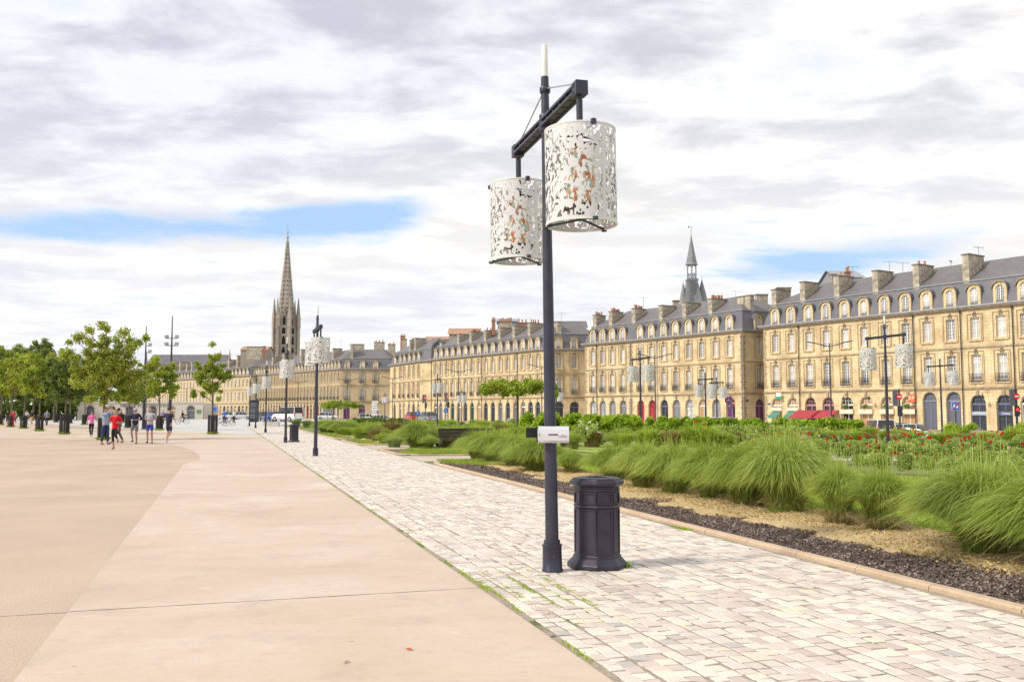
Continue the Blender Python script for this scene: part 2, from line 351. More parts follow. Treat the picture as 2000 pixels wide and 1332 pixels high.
G_GRASS = [(0, (.16, .20, .035)), (.3, (.28, .38, .06)), (.65, (.43, .54, .13)), (.88, (.58, .64, .24)), (1, (.74, .68, .36))]
GRASS = leaf_mat('miscanthus_blades', G_GRASS, .5, 1.5)
LAWNB = leaf_mat('lawn_blades', [(0, (0.188, 0.297, 0.033)), (.5, (0.356, 0.479, 0.066)), (1, (0.637, 0.660, 0.149))], .35, .8)
LIME = leaf_mat('lime_hedge_leaves', [(0, (0.108, 0.203, 0.016)), (.45, (0.297, 0.459, 0.034)), (.8, (0.540, 0.675, 0.068)), (1, (0.675, 0.756, 0.135))], .45, .8)
MIDG = leaf_mat('mid_green_leaves', [(0, (0.090, 0.160, 0.031)), (.5, (0.257, 0.388, 0.063)), (1, (0.616, 0.684, 0.125))], .35)
DARKG = leaf_mat('dark_green_leaves', [(0, (0.047, 0.078, 0.022)), (.5, (0.132, 0.201, 0.043)), (1, (0.316, 0.379, 0.086))], .3)
TREEG = leaf_mat('tree_leaves', [(0, (0.101, 0.144, 0.029)), (.5, (0.315, 0.396, 0.062)), (1, (0.746, 0.727, 0.146))], .4, .6)
TREEY = leaf_mat('fresh_tree_leaves', [(0, (0.134, 0.202, 0.031)), (.5, (0.336, 0.433, 0.054)), (1, (0.605, 0.634, 0.108))], .45, .6)
WILLOW = leaf_mat('grey_green_leaves', [(0, (0.130, 0.179, 0.049)), (.5, (0.276, 0.356, 0.114)), (1, (0.486, 0.551, 0.211))], .4, .6)
ROSEG = leaf_mat('rose_leaves', [(0, (0.108, 0.182, 0.040)), (.5, (0.302, 0.413, 0.099)), (.8, (0.562, 0.656, 0.198)), (1, (0.648, 0.413, 0.178))], .3)
BROWN = leaf_mat('bronze_sedge_blades', [(0, (0.112, 0.080, 0.032)), (.5, (0.320, 0.240, 0.096)), (1, (0.544, 0.480, 0.192))], .3)
GREYG = leaf_mat('lavender_blades', [(0, (0.149, 0.204, 0.077)), (.5, (0.319, 0.408, 0.153)), (1, (0.574, 0.653, 0.306))], .3)
BARK = mat_simple('bark', (.12, .10, .07), (.20, .17, .13), 3, 20)
REDF = leaf_mat('red_petals', [(0, (.45, .01, .01)), (1, (.80, .03, .02))], .3)
WHITEFL = leaf_mat('white_petals', [(0, (.75, .72, .66)), (1, (.85, .84, .80))], .3)
PINKF = leaf_mat('mauve_petals', [(0, (.45, .35, .62)), (1, (.75, .55, .66))], .3)
ORANGEF = leaf_mat('orange_petals', [(0, (.75, .14, .02)), (1, (.85, .30, .04))], .3)

# ------------------------------------------------------------------ ground
def H(x, y):
    t = x+.5*y; k = min(max((t-54)/12, 0), 1); k = k*k*(3-2*k); return -1.0*k
def terrain(name, poly_or_rect, mat, dz, step):
    x0, x1, y0, y1 = poly_or_rect; mb = MB(); nx = int((x1-x0)/step); ny = int((y1-y0)/step)
    vs = [(x0+i*step, y0+j*step, H(x0+i*step, y0+j*step)+dz) for j in range(ny+1) for i in range(nx+1)]
    fs = [(j*(nx+1)+i, j*(nx+1)+i+1, (j+1)*(nx+1)+i+1, (j+1)*(nx+1)+i) for j in range(ny) for i in range(nx)]
    me = bpy.data.meshes.new(name); me.from_pydata(vs, [], fs); me.materials.append(mat); me.shade_smooth(); me.update()
    return tag(mobj(name, me), kind='structure')
terrain('ground', (-600, 600, -30, 1200), PLAZA, -.012, 6)
mb = MB(); mb.poly([W(-120, -12), W(0, -12), W(0, 30), W(0, 60), (-22, 66), (-27.8, 74), (-60, 118), (-150, 240), (-190, 240), (-190, -12)], .000)
tag(mb.build('plaza', AGGR), kind='structure')
left = [W(-1.22, -12), W(-1.22, 6), W(-1.22, 24), W(-1.22, 28), (-10.25, 30.5), (-11.3, 33.5), (-12.9, 37.5), (-14.9, 41.7), (-17.4, 46), (-21, 50), (-27, 54), (-38, 58)]
right = [(-60, 100), (-27.8, 75), (-17.2, 62.6), W(2.36, 58), W(2.36, -12)]
mb = MB(); mb.poly(left+right, .005); tag(mb.build('concrete_walkway', SLAB), kind='structure')
# setts: stones laid in courses that run along the path
def setts():
    rng = np.random.default_rng(3); V = []; s = 2.40; cols = []
    while s < 6.20:
        wd = rng.uniform(.115, .15); cols.append((s, min(wd, 6.26-s))); s += wd
    quads = []
    for (s0, wd) in cols:
        Y = -2 + rng.uniform(0, .2); ph = rng.uniform(0, 10); wob = rng.uniform(.006, .014)
        while Y < 100:
            ln = rng.uniform(.11, .20) if s0 > 3.3 else rng.uniform(.10, .15)
            if Y > 45: ln *= 1.3
            g = .0038
            def off(y): return wob*math.sin(y*1.3+ph)+wob*.6*math.sin(y*3.1+ph*2)
            c = []
            for (ds, dy) in ((g, g), (wd-g, g), (wd-g, ln-g), (g, ln-g)):
                ss = s0+ds+off(Y+dy)+rng.normal(0, .0035); yy = Y+dy+rng.normal(0, .004)
                # courses are square to the path: shift along the path direction
                x = ss*.912-.31*yy+2.4*.088; y = yy+ss*.283-2.4*.283
                c.append((x, y))
            quads.append((c, rng.uniform(.010, .018), rng.normal(0, .0015), rng.normal(0, .0015))); Y += ln
    vs = []; fs = []
    for c, z, tx, ty in quads:
        b = len(vs); cx = sum(p[0] for p in c)/4; cy = sum(p[1] for p in c)/4
        for p in c: vs.append((p[0], p[1], .001))
        for i, p in enumerate(c):
            dz = (tx if i in (1, 2) else -tx)+(ty if i > 1 else -ty)
            vs.append((p[0], p[1], z-.004+dz))
        for i, p in enumerate(c):
            dz = (tx if i in (1, 2) else -tx)+(ty if i > 1 else -ty)
            vs.append((cx+(p[0]-cx)*.84, cy+(p[1]-cy)*.84, z+dz))
        for a in range(4):
            d = (a+1) % 4
            fs.append((b+a, b+d, b+4+d, b+4+a)); fs.append((b+4+a, b+4+d, b+8+d, b+8+a))
        fs.append((b+8, b+9, b+10, b+11))
    me = bpy.data.meshes.new('path'); me.from_pydata(vs, [], fs); me.materials.append(SETT); me.update(); return me
pth = tag(mobj('path', setts()), kind='structure')
mb = MB(); mb.poly([W(2.34, -12), W(6.32, -12), W(6.32, 102), W(2.34, 102)], .009); tag(mb.build('path_bedding', JOINT), kind='structure')
# garden earth, lawns, walks
mb = MB(); mb.poly([W(6.3, -12), (60, -12), (60, -10), (54, -8), (27, 54), (-4, 114), (-28, 108), W(6.3, 96)], -.004)
tag(mb.build('garden_ground', BEDM), kind='structure')
def strip(name, pts, z, mat): mb = MB(); mb.poly(pts, z); return tag(mb.build(name, mat), kind='structure')
strip('garden_walk', [W(6.3, 29.6), W(11, 29.6), (30, 31), (30, 34.5), W(11, 33.2), W(6.3, 33.2)], .006, SANDP)
strip('garden_walk', [W(6.3, 38.6), W(20, 40), W(20, 44), W(6.3, 43.2)], .006, SANDP)
strip('garden_lawn', [W(9.3, 4), W(30, -2), W(40, 14), W(15.2, 21.5), W(14.2, 25), W(9.3, 28.5)], .02, LAWNM)
strip('garden_lawn', [W(14, 34), W(30, 34), W(30, 50), W(14, 46)], .02, LAWNM)
# soil band with humps and mulch
def soil(s0, s1, y0, y1, name, step=.06):
    ns = int((s1-s0)/step); ny = int((y1-y0)/step); vs = []; mu = []
    from mathutils import noise as mn
    for j in range(ny+1):
        for i in range(ns+1):
            s = s0+i*step; Y = y0+j*step; x, y = W(s, Y)
            e = min(1, i/4, (ns-i)/4+.2)
            big = mn.noise(Vector((x*.9, y*.9, 0))); hh = .045+.05*big+.035*mn.noise(Vector((x*3.1, y*3.1, 5)))+.028*mn.noise(Vector((x*11, y*11, 9)))
            m = (s-s0-.9)*1.5+1.3*mn.noise(Vector((x*1.2, y*1.2, 3)))+.3
            vs.append((x, y, max(.012, hh*e+(.03 if m > .6 else 0)*e))); mu.append(min(max(m, 0), 1))
    fs = [(j*(ns+1)+i, j*(ns+1)+i+1, (j+1)*(ns+1)+i+1, (j+1)*(ns+1)+i) for j in range(ny) for i in range(ns)]
    me = bpy.data.meshes.new(name); me.from_pydata(vs, [], fs); a = me.attributes.new('mulch', 'FLOAT', 'POINT'); a.data.foreach_set('value', mu)
    me.materials.append(SOIL); me.shade_smooth(); me.update(); return tag(mobj(name, me), kind='structure')
soil(6.46, 9.4, 2.5, 28.2, 'garden_soil')
soil(6.46, 8.2, 45, 52, 'garden_soil', .12); soil(6.46, 7.6, 33.6, 37.5, 'garden_soil', .1); soil(6.46, 8.0, 54, 64, 'garden_soil', .14)
def chips(n, s0, s1, y0, y1, mat, size, name, lab, bias=1.6):
    r_ = np.random.default_rng(5); Y = y0+(y1-y0)*r_.uniform(0, 1, n)**bias; q = s0+(s1-s0)*r_.uniform(0, 1, n); X = q-.31*Y
    u = r_.normal(0, 1, (n, 3)); u[:, 2] *= .5; u /= np.linalg.norm(u, axis=1)[:, None]; v = r_.normal(0, 1, (n, 3)); v -= (v*u).sum(1)[:, None]*u; v /= np.linalg.norm(v, axis=1)[:, None]
    from mathutils import noise as mn
    z = np.array([(.045+.05*mn.noise(Vector((x*.9, y*.9, 0)))+.035*mn.noise(Vector((x*3.1, y*3.1, 5)))+.028*mn.noise(Vector((x*11, y*11, 9))))*min(1, (q_-6.46)/.24)+(.02 if q_ > 7.6 else 0) for x, y, q_ in zip(X.tolist(), Y.tolist(), q.tolist())])+r_.uniform(.0, .022, n); C = np.stack([X, Y, z], 1); sz = (size*r_.uniform(.4, 1.4, n))[:, None]
    V = np.stack([C-u*sz, C-v*sz*.6, C+u*sz, C+v*sz*.6], 1).reshape(-1, 3); return tag(mobj(name, np_mesh(name, V, 4, mat)), lab, 'mulch', None, 'stuff')
CHD = leaf_mat('bark_chips', [(0, (0.051, 0.035, 0.030)), (.5, (0.153, 0.112, 0.093)), (.85, (0.340, 0.264, 0.225)), (1, (0.714, 0.576, 0.480))], .0, 3)
CHT = leaf_mat('straw_chips', [(0, (0.250, 0.156, 0.063)), (.5, (0.575, 0.396, 0.179)), (1, (0.850, 0.744, 0.399))], .0, 3)
chips(60000, 6.5, 7.45, 4.5, 28, CHD, .016, 'bark_chips', 'dark bark chips covering the strip beside the kerb')
chips(46000, 7.3, 9.2, 4.5, 28, CHT, .016, 'straw_mulch', 'pale straw mulch under the grass clumps')
# kerbs: rounded sandstone edging, laid end to end
def kerb(pts, wd=.15, h=.055):
    mb = MB(); prof = [(0, 0), (0, h*.7), (.03, h), (wd-.03, h), (wd, h*.7), (wd, 0)]; seg = []
    for k in range(len(pts)-1):
        a = Vector(pts[k]); b = Vector(pts[k+1]); n = max(1, int((b-a).length/1.0+.5))
        for i in range(n):
            p = a.lerp(b, i/n); q = a.lerp(b, (i+1)/n); d = (q-p).normalized(); q = q-d*.008; nr = Vector((d.y, -d.x))
            A = [(p.x+nr.x*o, p.y+nr.y*o, z+.004) for o, z in prof]; B = [(q.x+nr.x*o, q.y+nr.y*o, z+.004) for o, z in prof]
            for t in range(5): mb.face([A[t], A[t+1], B[t+1], B[t]])
            mb.face(A[::-1]); mb.face(B)
    return tag(mb.build('kerb', KERBM), kind='structure')
kerb([W(6.30, -8), W(6.30, 27.6), W(6.45, 28.6), W(7.0, 29.3), W(11, 29.6)])
kerb([W(10, 33.4), W(7, 33.4), W(6.4, 33.9), W(6.30, 34.6), W(6.30, 37.6), W(6.5, 38.4), W(9, 38.6)])
kerb([W(9, 43.6), W(7, 43.4), W(6.4, 43.9), W(6.30, 44.6), W(6.30, 50.2), W(6.8, 51), W(9, 51.2)])
kerb([W(9, 53), W(6.8, 53), W(6.3, 53.8), W(6.3, 92)])
# road along the facades
def ribbon(name, cl, wd, mat, dz):
    vs = []; fs = []
    for i, (x, y) in enumerate(cl):
        a = Vector(cl[max(i-1, 0)]); b = Vector(cl[min(i+1, len(cl)-1)]); d = (b-a).normalized(); n = Vector((d.y, -d.x))
        for o in (-wd/2, -wd/4, 0, wd/4, wd/2): px, py = x+n.x*o, y+n.y*o; vs.append((px, py, H(px, py)+dz))
    for i in range(len(cl)-1):
        for k in range(4): fs.append((i*5+k, i*5+k+1, (i+1)*5+k+1, (i+1)*5+k))
    me = bpy.data.meshes.new(name); me.from_pydata(vs, [], fs); me.materials.append(mat); me.update(); return tag(mobj(name, me), kind='structure')
cl = [(70-.5*i*3-4, 14+i*3) for i in range(0, 115)]
ribbon('road', cl, 13, ASPH, .03)

# ------------------------------------------------------------------ the quay-side houses
def muntin_window(wd, hh, rows, cols, arch=False):
    pane = MB(); fr = MB(); n = 8
    def top(u): return hh-(0 if not arch else wd/2-math.sqrt(max((wd/2)**2-u*u, 0)))
    us = [(-wd/2+wd*i/n) for i in range(n+1)]
    for i in range(n): pane.face([(us[i],0,0),(us[i+1],0,0),(us[i+1],0,top(us[i+1])),(us[i],0,top(us[i]))])
    f = .07
    fr.box(-wd/2, -wd/2+f, -.05, .02, 0, top(-wd/2+f)); fr.box(wd/2-f, wd/2, -.05, .02, 0, top(wd/2-f)); fr.box(-wd/2+f, wd/2-f, -.05, .02, 0, .1)
    if not arch: fr.box(-wd/2+f, wd/2-f, -.05, .02, hh-f, hh)
    else:
        for i in range(n):
            a, b = us[i], us[i+1]; fr.face([(a,-.05,top(a)-.09),(b,-.05,top(b)-.09),(b,-.05,top(b)),(a,-.05,top(a))])
    fr.box(-.055, .055, -.045, .02, .1, hh-f)
    for c in range(1, cols):
        u = -wd/2+wd*c/cols
        if abs(u) > .06: fr.box(u-.018, u+.018, -.03, .02, .1, top(u)-f)
    for r_ in range(1, rows):
        z = hh*r_/rows
        if not arch or z < hh-wd/2: fr.box(-wd/2+f, wd/2-f, -.034, .02, z-.02, z+.02)
        else:
            hw = math.sqrt(max((wd/2)**2-(z-(hh-wd/2))**2, 0))-.03
            if hw > .1: fr.box(-hw, hw, -.034, .02, z-.02, z+.02)
    return pane.mesh('window', PANE), fr.mesh('frame', WHITEF)
def surround_mesh(wd, hh, orn=True, panel=True):
    s = MB(); y0 = -.36; y1 = -.28; a = wd/2; b = a+.16
    s.box(-b, -a, y0, y1, -.12, hh+.16); s.box(a, b, y0, y1, -.12, hh+.16); s.box(-a, a, y0, y1, hh, hh+.16); s.box(-b-.1, b+.1, y0-.1, y1, -.30, -.12)
    if panel:
        c = b+.24; s.box(-c, -c+.06, y0+.0, y1, -.3, hh+.42, 1); s.box(c-.06, c, y0+.0, y1, -.3, hh+.42, 1); s.box(-c+.06, c-.06, y0+.0, y1, hh+.36, hh+.42, 1)
    if orn:                                            # carved mask and scroll above the lintel
        for (x, z, r) in ((0, hh+.34, .17), (-.13, hh+.22, .12), (.13, hh+.22, .12), (0, hh+.56, .11), (-.07, hh+.46, .1), (.08, hh+.47, .1)):
            for q in range(1): s.box(x-r*.7, x+r*.7, y0-.14, y1, z-r*.8, z+r*.8, 1)
    return s.mesh('surround', [TRIM, DTRIM])
def rail_mesh(wd, hh=.85, out=.25):
    s = MB(); b = wd/2+.14; y = -.30-out
    for z in (.02, hh*.2, hh): s.bar((-b, y, z), (b, y, z), .035, .035)
    s.bar((-b, y, hh), (-b, -.3, hh), .03, .03); s.bar((b, y, hh), (b, -.3, hh), .03, .03)
    n = 9
    for i in range(n+1): x = -b+2*b*i/n; s.bar((x, y, 0), (x, y, hh), .022, .022)
    for i in range(n): 
        x = -b+2*b*(i+.5)/n; s.bar((x-.07, y, .25), (x+.07, y, .55), .018, .018); s.bar((x+.07, y, .25), (x-.07, y, .55), .018, .018)
    s.box(-b, b, y, -.3, -.1, -.02)
    return s.mesh('balcony', IRON)
WN = dict(f2=(1.15, 2.55, 6, 4), f1=(1.15, 3.15, 7, 4))
P_F2, F_F2 = muntin_window(1.15, 2.55, 6, 4); P_F1, F_F1 = muntin_window(1.15, 3.15, 7, 4)
P_D, F_D = muntin_window(.95, 2.05, 6, 4, True)
P_A, F_A = muntin_window(1.7, 3.9, 6, 4, True)
S_F2 = surround_mesh(1.15, 2.55); S_F1 = surround_mesh(1.15, 3.15); RAIL = rail_mesh(1.15); RAILBIG = rail_mesh(1.4, 1.0, .7)
def dormer_mesh():
    s = MB(); w2 = .80; zi = 1.9; y0 = -.12; y1 = 1.3; n = 12
    # stone front with an arched opening
    hole = lambda u: (zi if abs(u) >= .475 else 1.58+math.sqrt(max(.475**2-u*u, 0)))
    outer = lambda u: 1.72+.78*math.sqrt(max(1-(u/w2)**2, 0))*.9
    for a, b in ((-w2, -.475), (.475, w2)):
        s.box(a, b, y0, .10, 0, 1.72)
    us = [-w2+2*w2*i/n for i in range(n+1)]
    for i in range(n):
        a, b = us[i], us[i+1]
        la = 1.72 if abs(a) > .475 else hole(a); lb = 1.72 if abs(b) > .475 else hole(b)
        s.face([(a,y0,la),(b,y0,lb),(b,y0,outer(b)),(a,y0,outer(a))])
    s.box(-w2-.02, w2+.02, y0-.06, .1, -.15, 0)
    for (x, z, r) in ((0, 2.16, .10), (-.2, 2.1, .07), (.2, 2.1, .07)): s.box(x-r, x+r, y0-.06, y0, z-r, z+r)
    # cheeks and curved hood
    s.box(-w2, -w2+.1, .1, y1, 0, 1.75, 1); s.box(w2-.1, w2, .1, y1, 0, 1.75, 1)
    hw = w2+.17; oo = lambda u: 1.62+.98*math.sqrt(max(1-(u/hw)**2, 0))*.95
    us = [-hw+2*hw*i/n for i in range(n+1)]
    for i in range(n):
        a, b = us[i], us[i+1]
        s.face([(a,y0-.2,oo(a)),(b,y0-.2,oo(b)),(b,y1+.3,oo(b)),(a,y1+.3,oo(a))], 1)
        s.face([(a,y0-.2,oo(a)-.11),(b,y0-.2,oo(b)-.11),(b,y0-.2,oo(b)),(a,y0-.2,oo(a))], 2)
        s.face([(a,y0-.2,oo(a)-.11),(b,y0-.2,oo(b)-.11),(b,y0,oo(b)-.11),(a,y0,oo(a)-.11)], 2)
    s.box(-.475, .475, .12, .16, 0, 2.0, 1)
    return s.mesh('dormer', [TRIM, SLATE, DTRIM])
DORM = dormer_mesh()
SHOPM = {}
def shopm(c):
    if c not in SHOPM: SHOPM[c] = paint('shop_paint', c, .5, 0, .1, 3)
    return SHOPM[c]
def arch_fill(kind, wd, hh):
    """shop fronts and doors set into the ground floor arches; returns (name, meshes)"""
    n = 12; a = wd/2; top = lambda u: hh-a+math.sqrt(max(a*a-u*u, 0))
    us = [-a+wd*i/n for i in range(n+1)]; mb = MB(); zs = hh-a-.15
    for i in range(n): mb.face([(us[i],0,0),(us[i+1],0,0),(us[i+1],0,top(us[i+1])),(us[i],0,top(us[i]))], 0)
    for i in range(n):
        p, q = us[i], us[i+1]; mb.face([(p,-.06,top(p)-.1),(q,-.06,top(q)-.1),(q,-.06,top(q)),(p,-.06,top(p))], 1)
    mb.box(-a, a, -.10, .0, zs-.12, zs+.1, 1)
    for u in (-a+.05, 0, a-.05): mb.box(u-.05, u+.05, -.07, 0, 0, zs, 1)
    for u in (-a*.5, 0, a*.5): mb.box(u-.025, u+.025, -.05, 0, zs, top(u)-.05, 1)
    mb.box(-a*.85, a*.85, -.05, 0, zs+.55, zs+.6, 1)
    mats = {'glass': (BLACKG, WHITEF), 'blue': (BLACKG, shopm((.12, .15, .24))), 'red': (shopm((.40, .04, .045)), shopm((.30, .03, .035))),
            'door': (shopm((.12, .125, .16)), shopm((.20, .205, .25))), 'purple': (shopm((.12, .03, .11)), shopm((.30, .20, .30))),
            'lit': (shopm((.45, .27, .12)), WHITEF), 'pane': (PANE, shopm((.33, .33, .36))), 'teal': (BLACKG, shopm((.06, .30, .27))), 'pink': (BLACKG, shopm((.55, .25, .26)))}[kind]
    return mb.mesh('shop_window', list(mats))
ARCHC = {}
def get_arch(kind, wd, hh):
    k = (kind, wd, hh)
    if k not in ARCHC: ARCHC[k] = arch_fill(kind, wd, hh)
    return ARCHC[k]
Z0 = -1.15; ZB1 = 4.3; ZB2 = 9.2; ZE = 14.0; ZM = 17.4; ZR = 20.3
def inset(poly, d):
    out = []; n = len(poly)
    for i in range(n):
        a, b, c = poly[i-1], poly[i], poly[(i+1) % n]
        d1 = (b-a).normalized(); d2 = (c-b).normalized(); n1 = Vector((-d1.y, d1.x)); n2 = Vector((-d2.y, d2.x))
        k = n1+n2; k = k/max(k.dot(n1), .35) if k.length > .01 else n1
        out.append(b+k*d)
    return out
def house(name, label, pts, segs, chims=(), depth=12, back=None, detail=2, zr=ZR, pots=True, group=None, far=False):
    """pts: front corners in plan (seen left to right, outside on the right hand); segs: per front segment a dict"""
    pts = [Vector(p) for p in pts]; o = pts[0].copy(); root = empty(name, (o.x, o.y, 0))
    tag(root, label, 'building', group)
    if back is None:
        d = (pts[-1]-pts[0]).normalized(); back = [pts[-1]+Vector((-d.y, d.x))*depth, pts[0]+Vector((-d.y, d.x))*depth]
    poly = [p-o for p in pts+[Vector(b) for b in back]]; n = len(poly)
    wall = MB(); trim = MB(); ulen = 0
    def P(a, d, u, y, z): nrm = Vector((-d.y, d.x)); return (a.x+d.x*u+nrm.x*y, a.y+d.y*u+nrm.y*y, z)
    for i in range(n):
        a = poly[i]; b = poly[(i+1) % n]; L = (b-a).length; d = (b-a)/L; sg = segs[i] if i < len(segs) else {}
        us = []
        for px in sg.get('px', ()):
            q = ray(px, 700)[0]; pa = a+o; den = d.x-q*d.y; u = (q*pa.y-pa.x)/den; us.append(u)
        if 'n' in sg: us = [L*(k+.5)/sg['n'] for k in range(sg['n'])]
        us = [u for u in us if .8 < u < L-.8]; us.sort()
        if us and min([1e9]+[us[k+1]-us[k] for k in range(len(us)-1)]) < 1.75: print('tight bays', name, [round(us[k+1]-us[k],1) for k in range(len(us)-1)])
        kinds = sg.get('arch', ['glass']); ah = 3.55
        def quad(u0, u1, z0, z1, y=0):
            if u1-u0 < 1e-4 or z1-z0 < 1e-4: return
            wall.face([P(a,d,u0,y,z0),P(a,d,u1,y,z0),P(a,d,u1,y,z1),P(a,d,u0,y,z1)], 0, [(ulen+u0,z0),(ulen+u1,z0),(ulen+u1,z1),(ulen+u0,z1)])
        def holes(z0, z1, hs, dp=.3):
            cur = 0
            for (u, wd, zb, zt, arch) in hs:
                quad(cur, u-wd/2, z0, z1); cur = u+wd/2
                if zb > z0: quad(u-wd/2, u+wd/2, z0, zb)
                m = 10 if arch else 1; top = lambda q: zt-(wd/2-math.sqrt(max((wd/2)**2-q*q, 0)) if arch else 0)
                qs = [-wd/2+wd*k/m for k in range(m+1)]
                prof = [(-wd/2, zb)]+[(q, top(q)) for q in qs]+[(wd/2, zb)]
                for k in range(m):
                    q0, q1 = qs[k], qs[k+1]
                    wall.face([P(a,d,u+q0,0,top(q0)),P(a,d,u+q1,0,top(q1)),P(a,d,u+q1,0,z1),P(a,d,u+q0,0,z1)], 0, [(ulen+u+q0,top(q0)),(ulen+u+q1,top(q1)),(ulen+u+q1,z1),(ulen+u+q0,z1)])
                for k in range(len(prof)):
                    (q0, r0), (q1, r1) = prof[k], prof[(k+1) % len(prof)]
                    wall.face([P(a,d,u+q0,0,r0),P(a,d,u+q1,0,r1),P(a,d,u+q1,dp,r1),P(a,d,u+q0,dp,r0)][::-1], 0, [(q0,r0),(q1,r1),(q1+.3,r1),(q0+.3,r0)])
            quad(cur, L, z0, z1)
        aw = 1.7; rz = math.atan2(d.y, d.x)
        if us:
            sp = min([3.2]+[us[k+1]-us[k] for k in range(len(us)-1)]); aw = min(1.9, sp*.68); wk = min(1., sp/2.6)
            ahs = [ah+(.42 if kinds[k % len(kinds)] == 'door' else 0) for k in range(len(us))]; holes(Z0, ZB1, [(u, aw, Z0+.05, ahs[k], True) for k, u in enumerate(us)], .42)
            holes(ZB1, ZB2, [(u, 1.15*wk, 5.2, 8.35, False) for u in us]); holes(ZB2, ZE, [(u, 1.15*wk, 10.25, 12.8, False) for u in us])
        else:
            wk = 1; quad(0, L, Z0, ZB1); quad(0, L, ZB1, ZB2); quad(0, L, ZB2, ZE)
        for k, u in enumerate(us):
            def put(nm, me, par, y, z, sx=1.0):
                if par is root:
                    q = P(a, d, u, y, z); c = mobj(nm, me, root, q, rz); c.scale.x = sx; return c
                return mobj(nm, me, par)
            for (pm, fm, sm, z) in ((P_F1, F_F1, S_F1, 5.2), (P_F2, F_F2, S_F2, 10.25)):
                wn = put('window', pm, root, .28, z, wk); put('frame', fm, wn, 0, 0)
                if detail > 0: put('surround', sm, wn, 0, 0)
                if z < 6 and sg.get('rail', True) and detail > 0: put('balcony', RAIL if not sg.get('bigrail') else RAILBIG, wn, 0, 0)
                if z > 6 and sg.get('bigrail'): put('balcony', RAILBIG, wn, 0, 0)
            kd = kinds[k % len(kinds)]
            hgt = ahs[k]-Z0-.05
            me = get_arch(kd, round(aw, 2), round(hgt, 2)); c = mobj('shop_window', me, root, P(a, d, u, .40, Z0+.05), rz)
            if sg.get('dormers', True):
                dz = ZE+.32; dm = mobj('dormer', DORM, root, P(a, d, u, .12, dz), rz); dm.scale.x = wk
                dm.scale.y = 1
                pn = mobj('window', P_D, dm, (0, .04, .0)); mobj('frame', F_D, dm, (0, .04, 0))
        # keystones, bands
        def band(z0, z1, out, e=.0): trim.face  # placeholder for readability
        for (z0, z1, out) in ((ZB1-.14, ZB1+.02, .10), (ZB1+.02, ZB1+.14, .17), (ZB2-.10, ZB2+.10, .12), (Z0, Z0+.5, .07)):
            M = Matrix.Translation((a.x, a.y, 0)) @ Matrix.Rotation(rz, 4, 'Z'); trim.box(-.02+i*.002, L+out*.6, -out, -.004, z0, z1, 0, M)
        for u in (us if not any(q == 'door' for q in kinds) else [u for k, u in enumerate(us) if kinds[k % len(kinds)] != 'door']):
            M = Matrix.Translation((a.x, a.y, 0)) @ Matrix.Rotation(rz, 4, 'Z')
            if detail > 0: trim.box(u-.17, u+.17, -.16, -.004, ah-.12, ZB1-.15, 0, M)
        # rusticated corner and bay strips
        if detail > 1 and L > 6:
            for ue in (0.03, L-.5):
                for q in range(int((ZE-.9-Z0)/.5)):
                    z = Z0+.55+q*.5; ww = .55 if q % 2 else .38
                    if any(abs(z+.2-bz) < .33 for bz in (ZB1, ZB2)): continue
                    if ue > 1: trim.box(L-ww, L-.02, -.045, -.004, z, z+.42, 0, M)
                    else: trim.box(.02, ww, -.045, -.004, z, z+.42, 0, M)
        if 'pipes' in sg:
            for px in sg['pipes']:
                q = ray(px, 700)[0]; pa = a+o; u = (q*pa.y-pa.x)/(d.x-q*d.y)
                if not 0 < u < L: continue
                pm = MB(); p = P(a, d, u, -.2, 0); pm.tube((p[0], p[1], Z0+.3), (p[0], p[1], ZE-.35), .065, n=8); pm.tube((p[0], p[1], ZE-.6), (p[0], p[1], ZE-.3), .08, .15, n=8)
                pm.build('downpipe', ZINC if sg.get('lightpipe') else IRON, root)
        ulen += L
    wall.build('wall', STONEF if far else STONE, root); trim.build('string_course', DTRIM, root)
    # cornice and gutter
    co = MB()
    for (dd0, dd1, z0, z1, m) in ((-.02, -.22, ZE-.30, ZE-.12, 0), (-.02, -.42, ZE-.12, ZE+.06, 0), (-.3, -.55, ZE+.06, ZE+.24, 1)):
        A = inset(poly, dd1)
        B = inset(poly, .2)
        for i in range(n):
            j = (i+1) % n
            co.face([(A[i].x,A[i].y,z0),(A[j].x,A[j].y,z0),(A[j].x,A[j].y,z1),(A[i].x,A[i].y,z1)], m)
            co.face([(A[i].x,A[i].y,z1),(A[j].x,A[j].y,z1),(B[j].x,B[j].y,z1),(B[i].x,B[i].y,z1)], m)
            co.face([(A[j].x,A[j].y,z0),(A[i].x,A[i].y,z0),(B[i].x,B[i].y,z0),(B[j].x,B[j].y,z0)], m)
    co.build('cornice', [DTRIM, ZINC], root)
    # mansard and upper slopes
    rings = [(0.0, ZE+.20), (.35, ZE+1.5), (.95, ZM)]; rf = MB(); u0 = 0
    R_ = [inset(poly, a_) for a_, _ in rings]
    for k in range(len(rings)-1):
        u0 = 0
        for i in range(n):
            j = (i+1) % n; p, q, r_, s_ = R_[k][i], R_[k][j], R_[k+1][j], R_[k+1][i]; z0, z1 = rings[k][1], rings[k+1][1]; L = (poly[j]-poly[i]).length
            rf.face([(p.x,p.y,z0),(q.x,q.y,z0),(r_.x,r_.y,z1),(s_.x,s_.y,z1)], 0, [(u0,z0),(u0+L,z0),(u0+L,z1),(u0,z1)]); u0 += L
    rd = min(5.6, depth/2-.3); U = [inset(poly, .80), inset(poly, rd)]
    u0 = 0
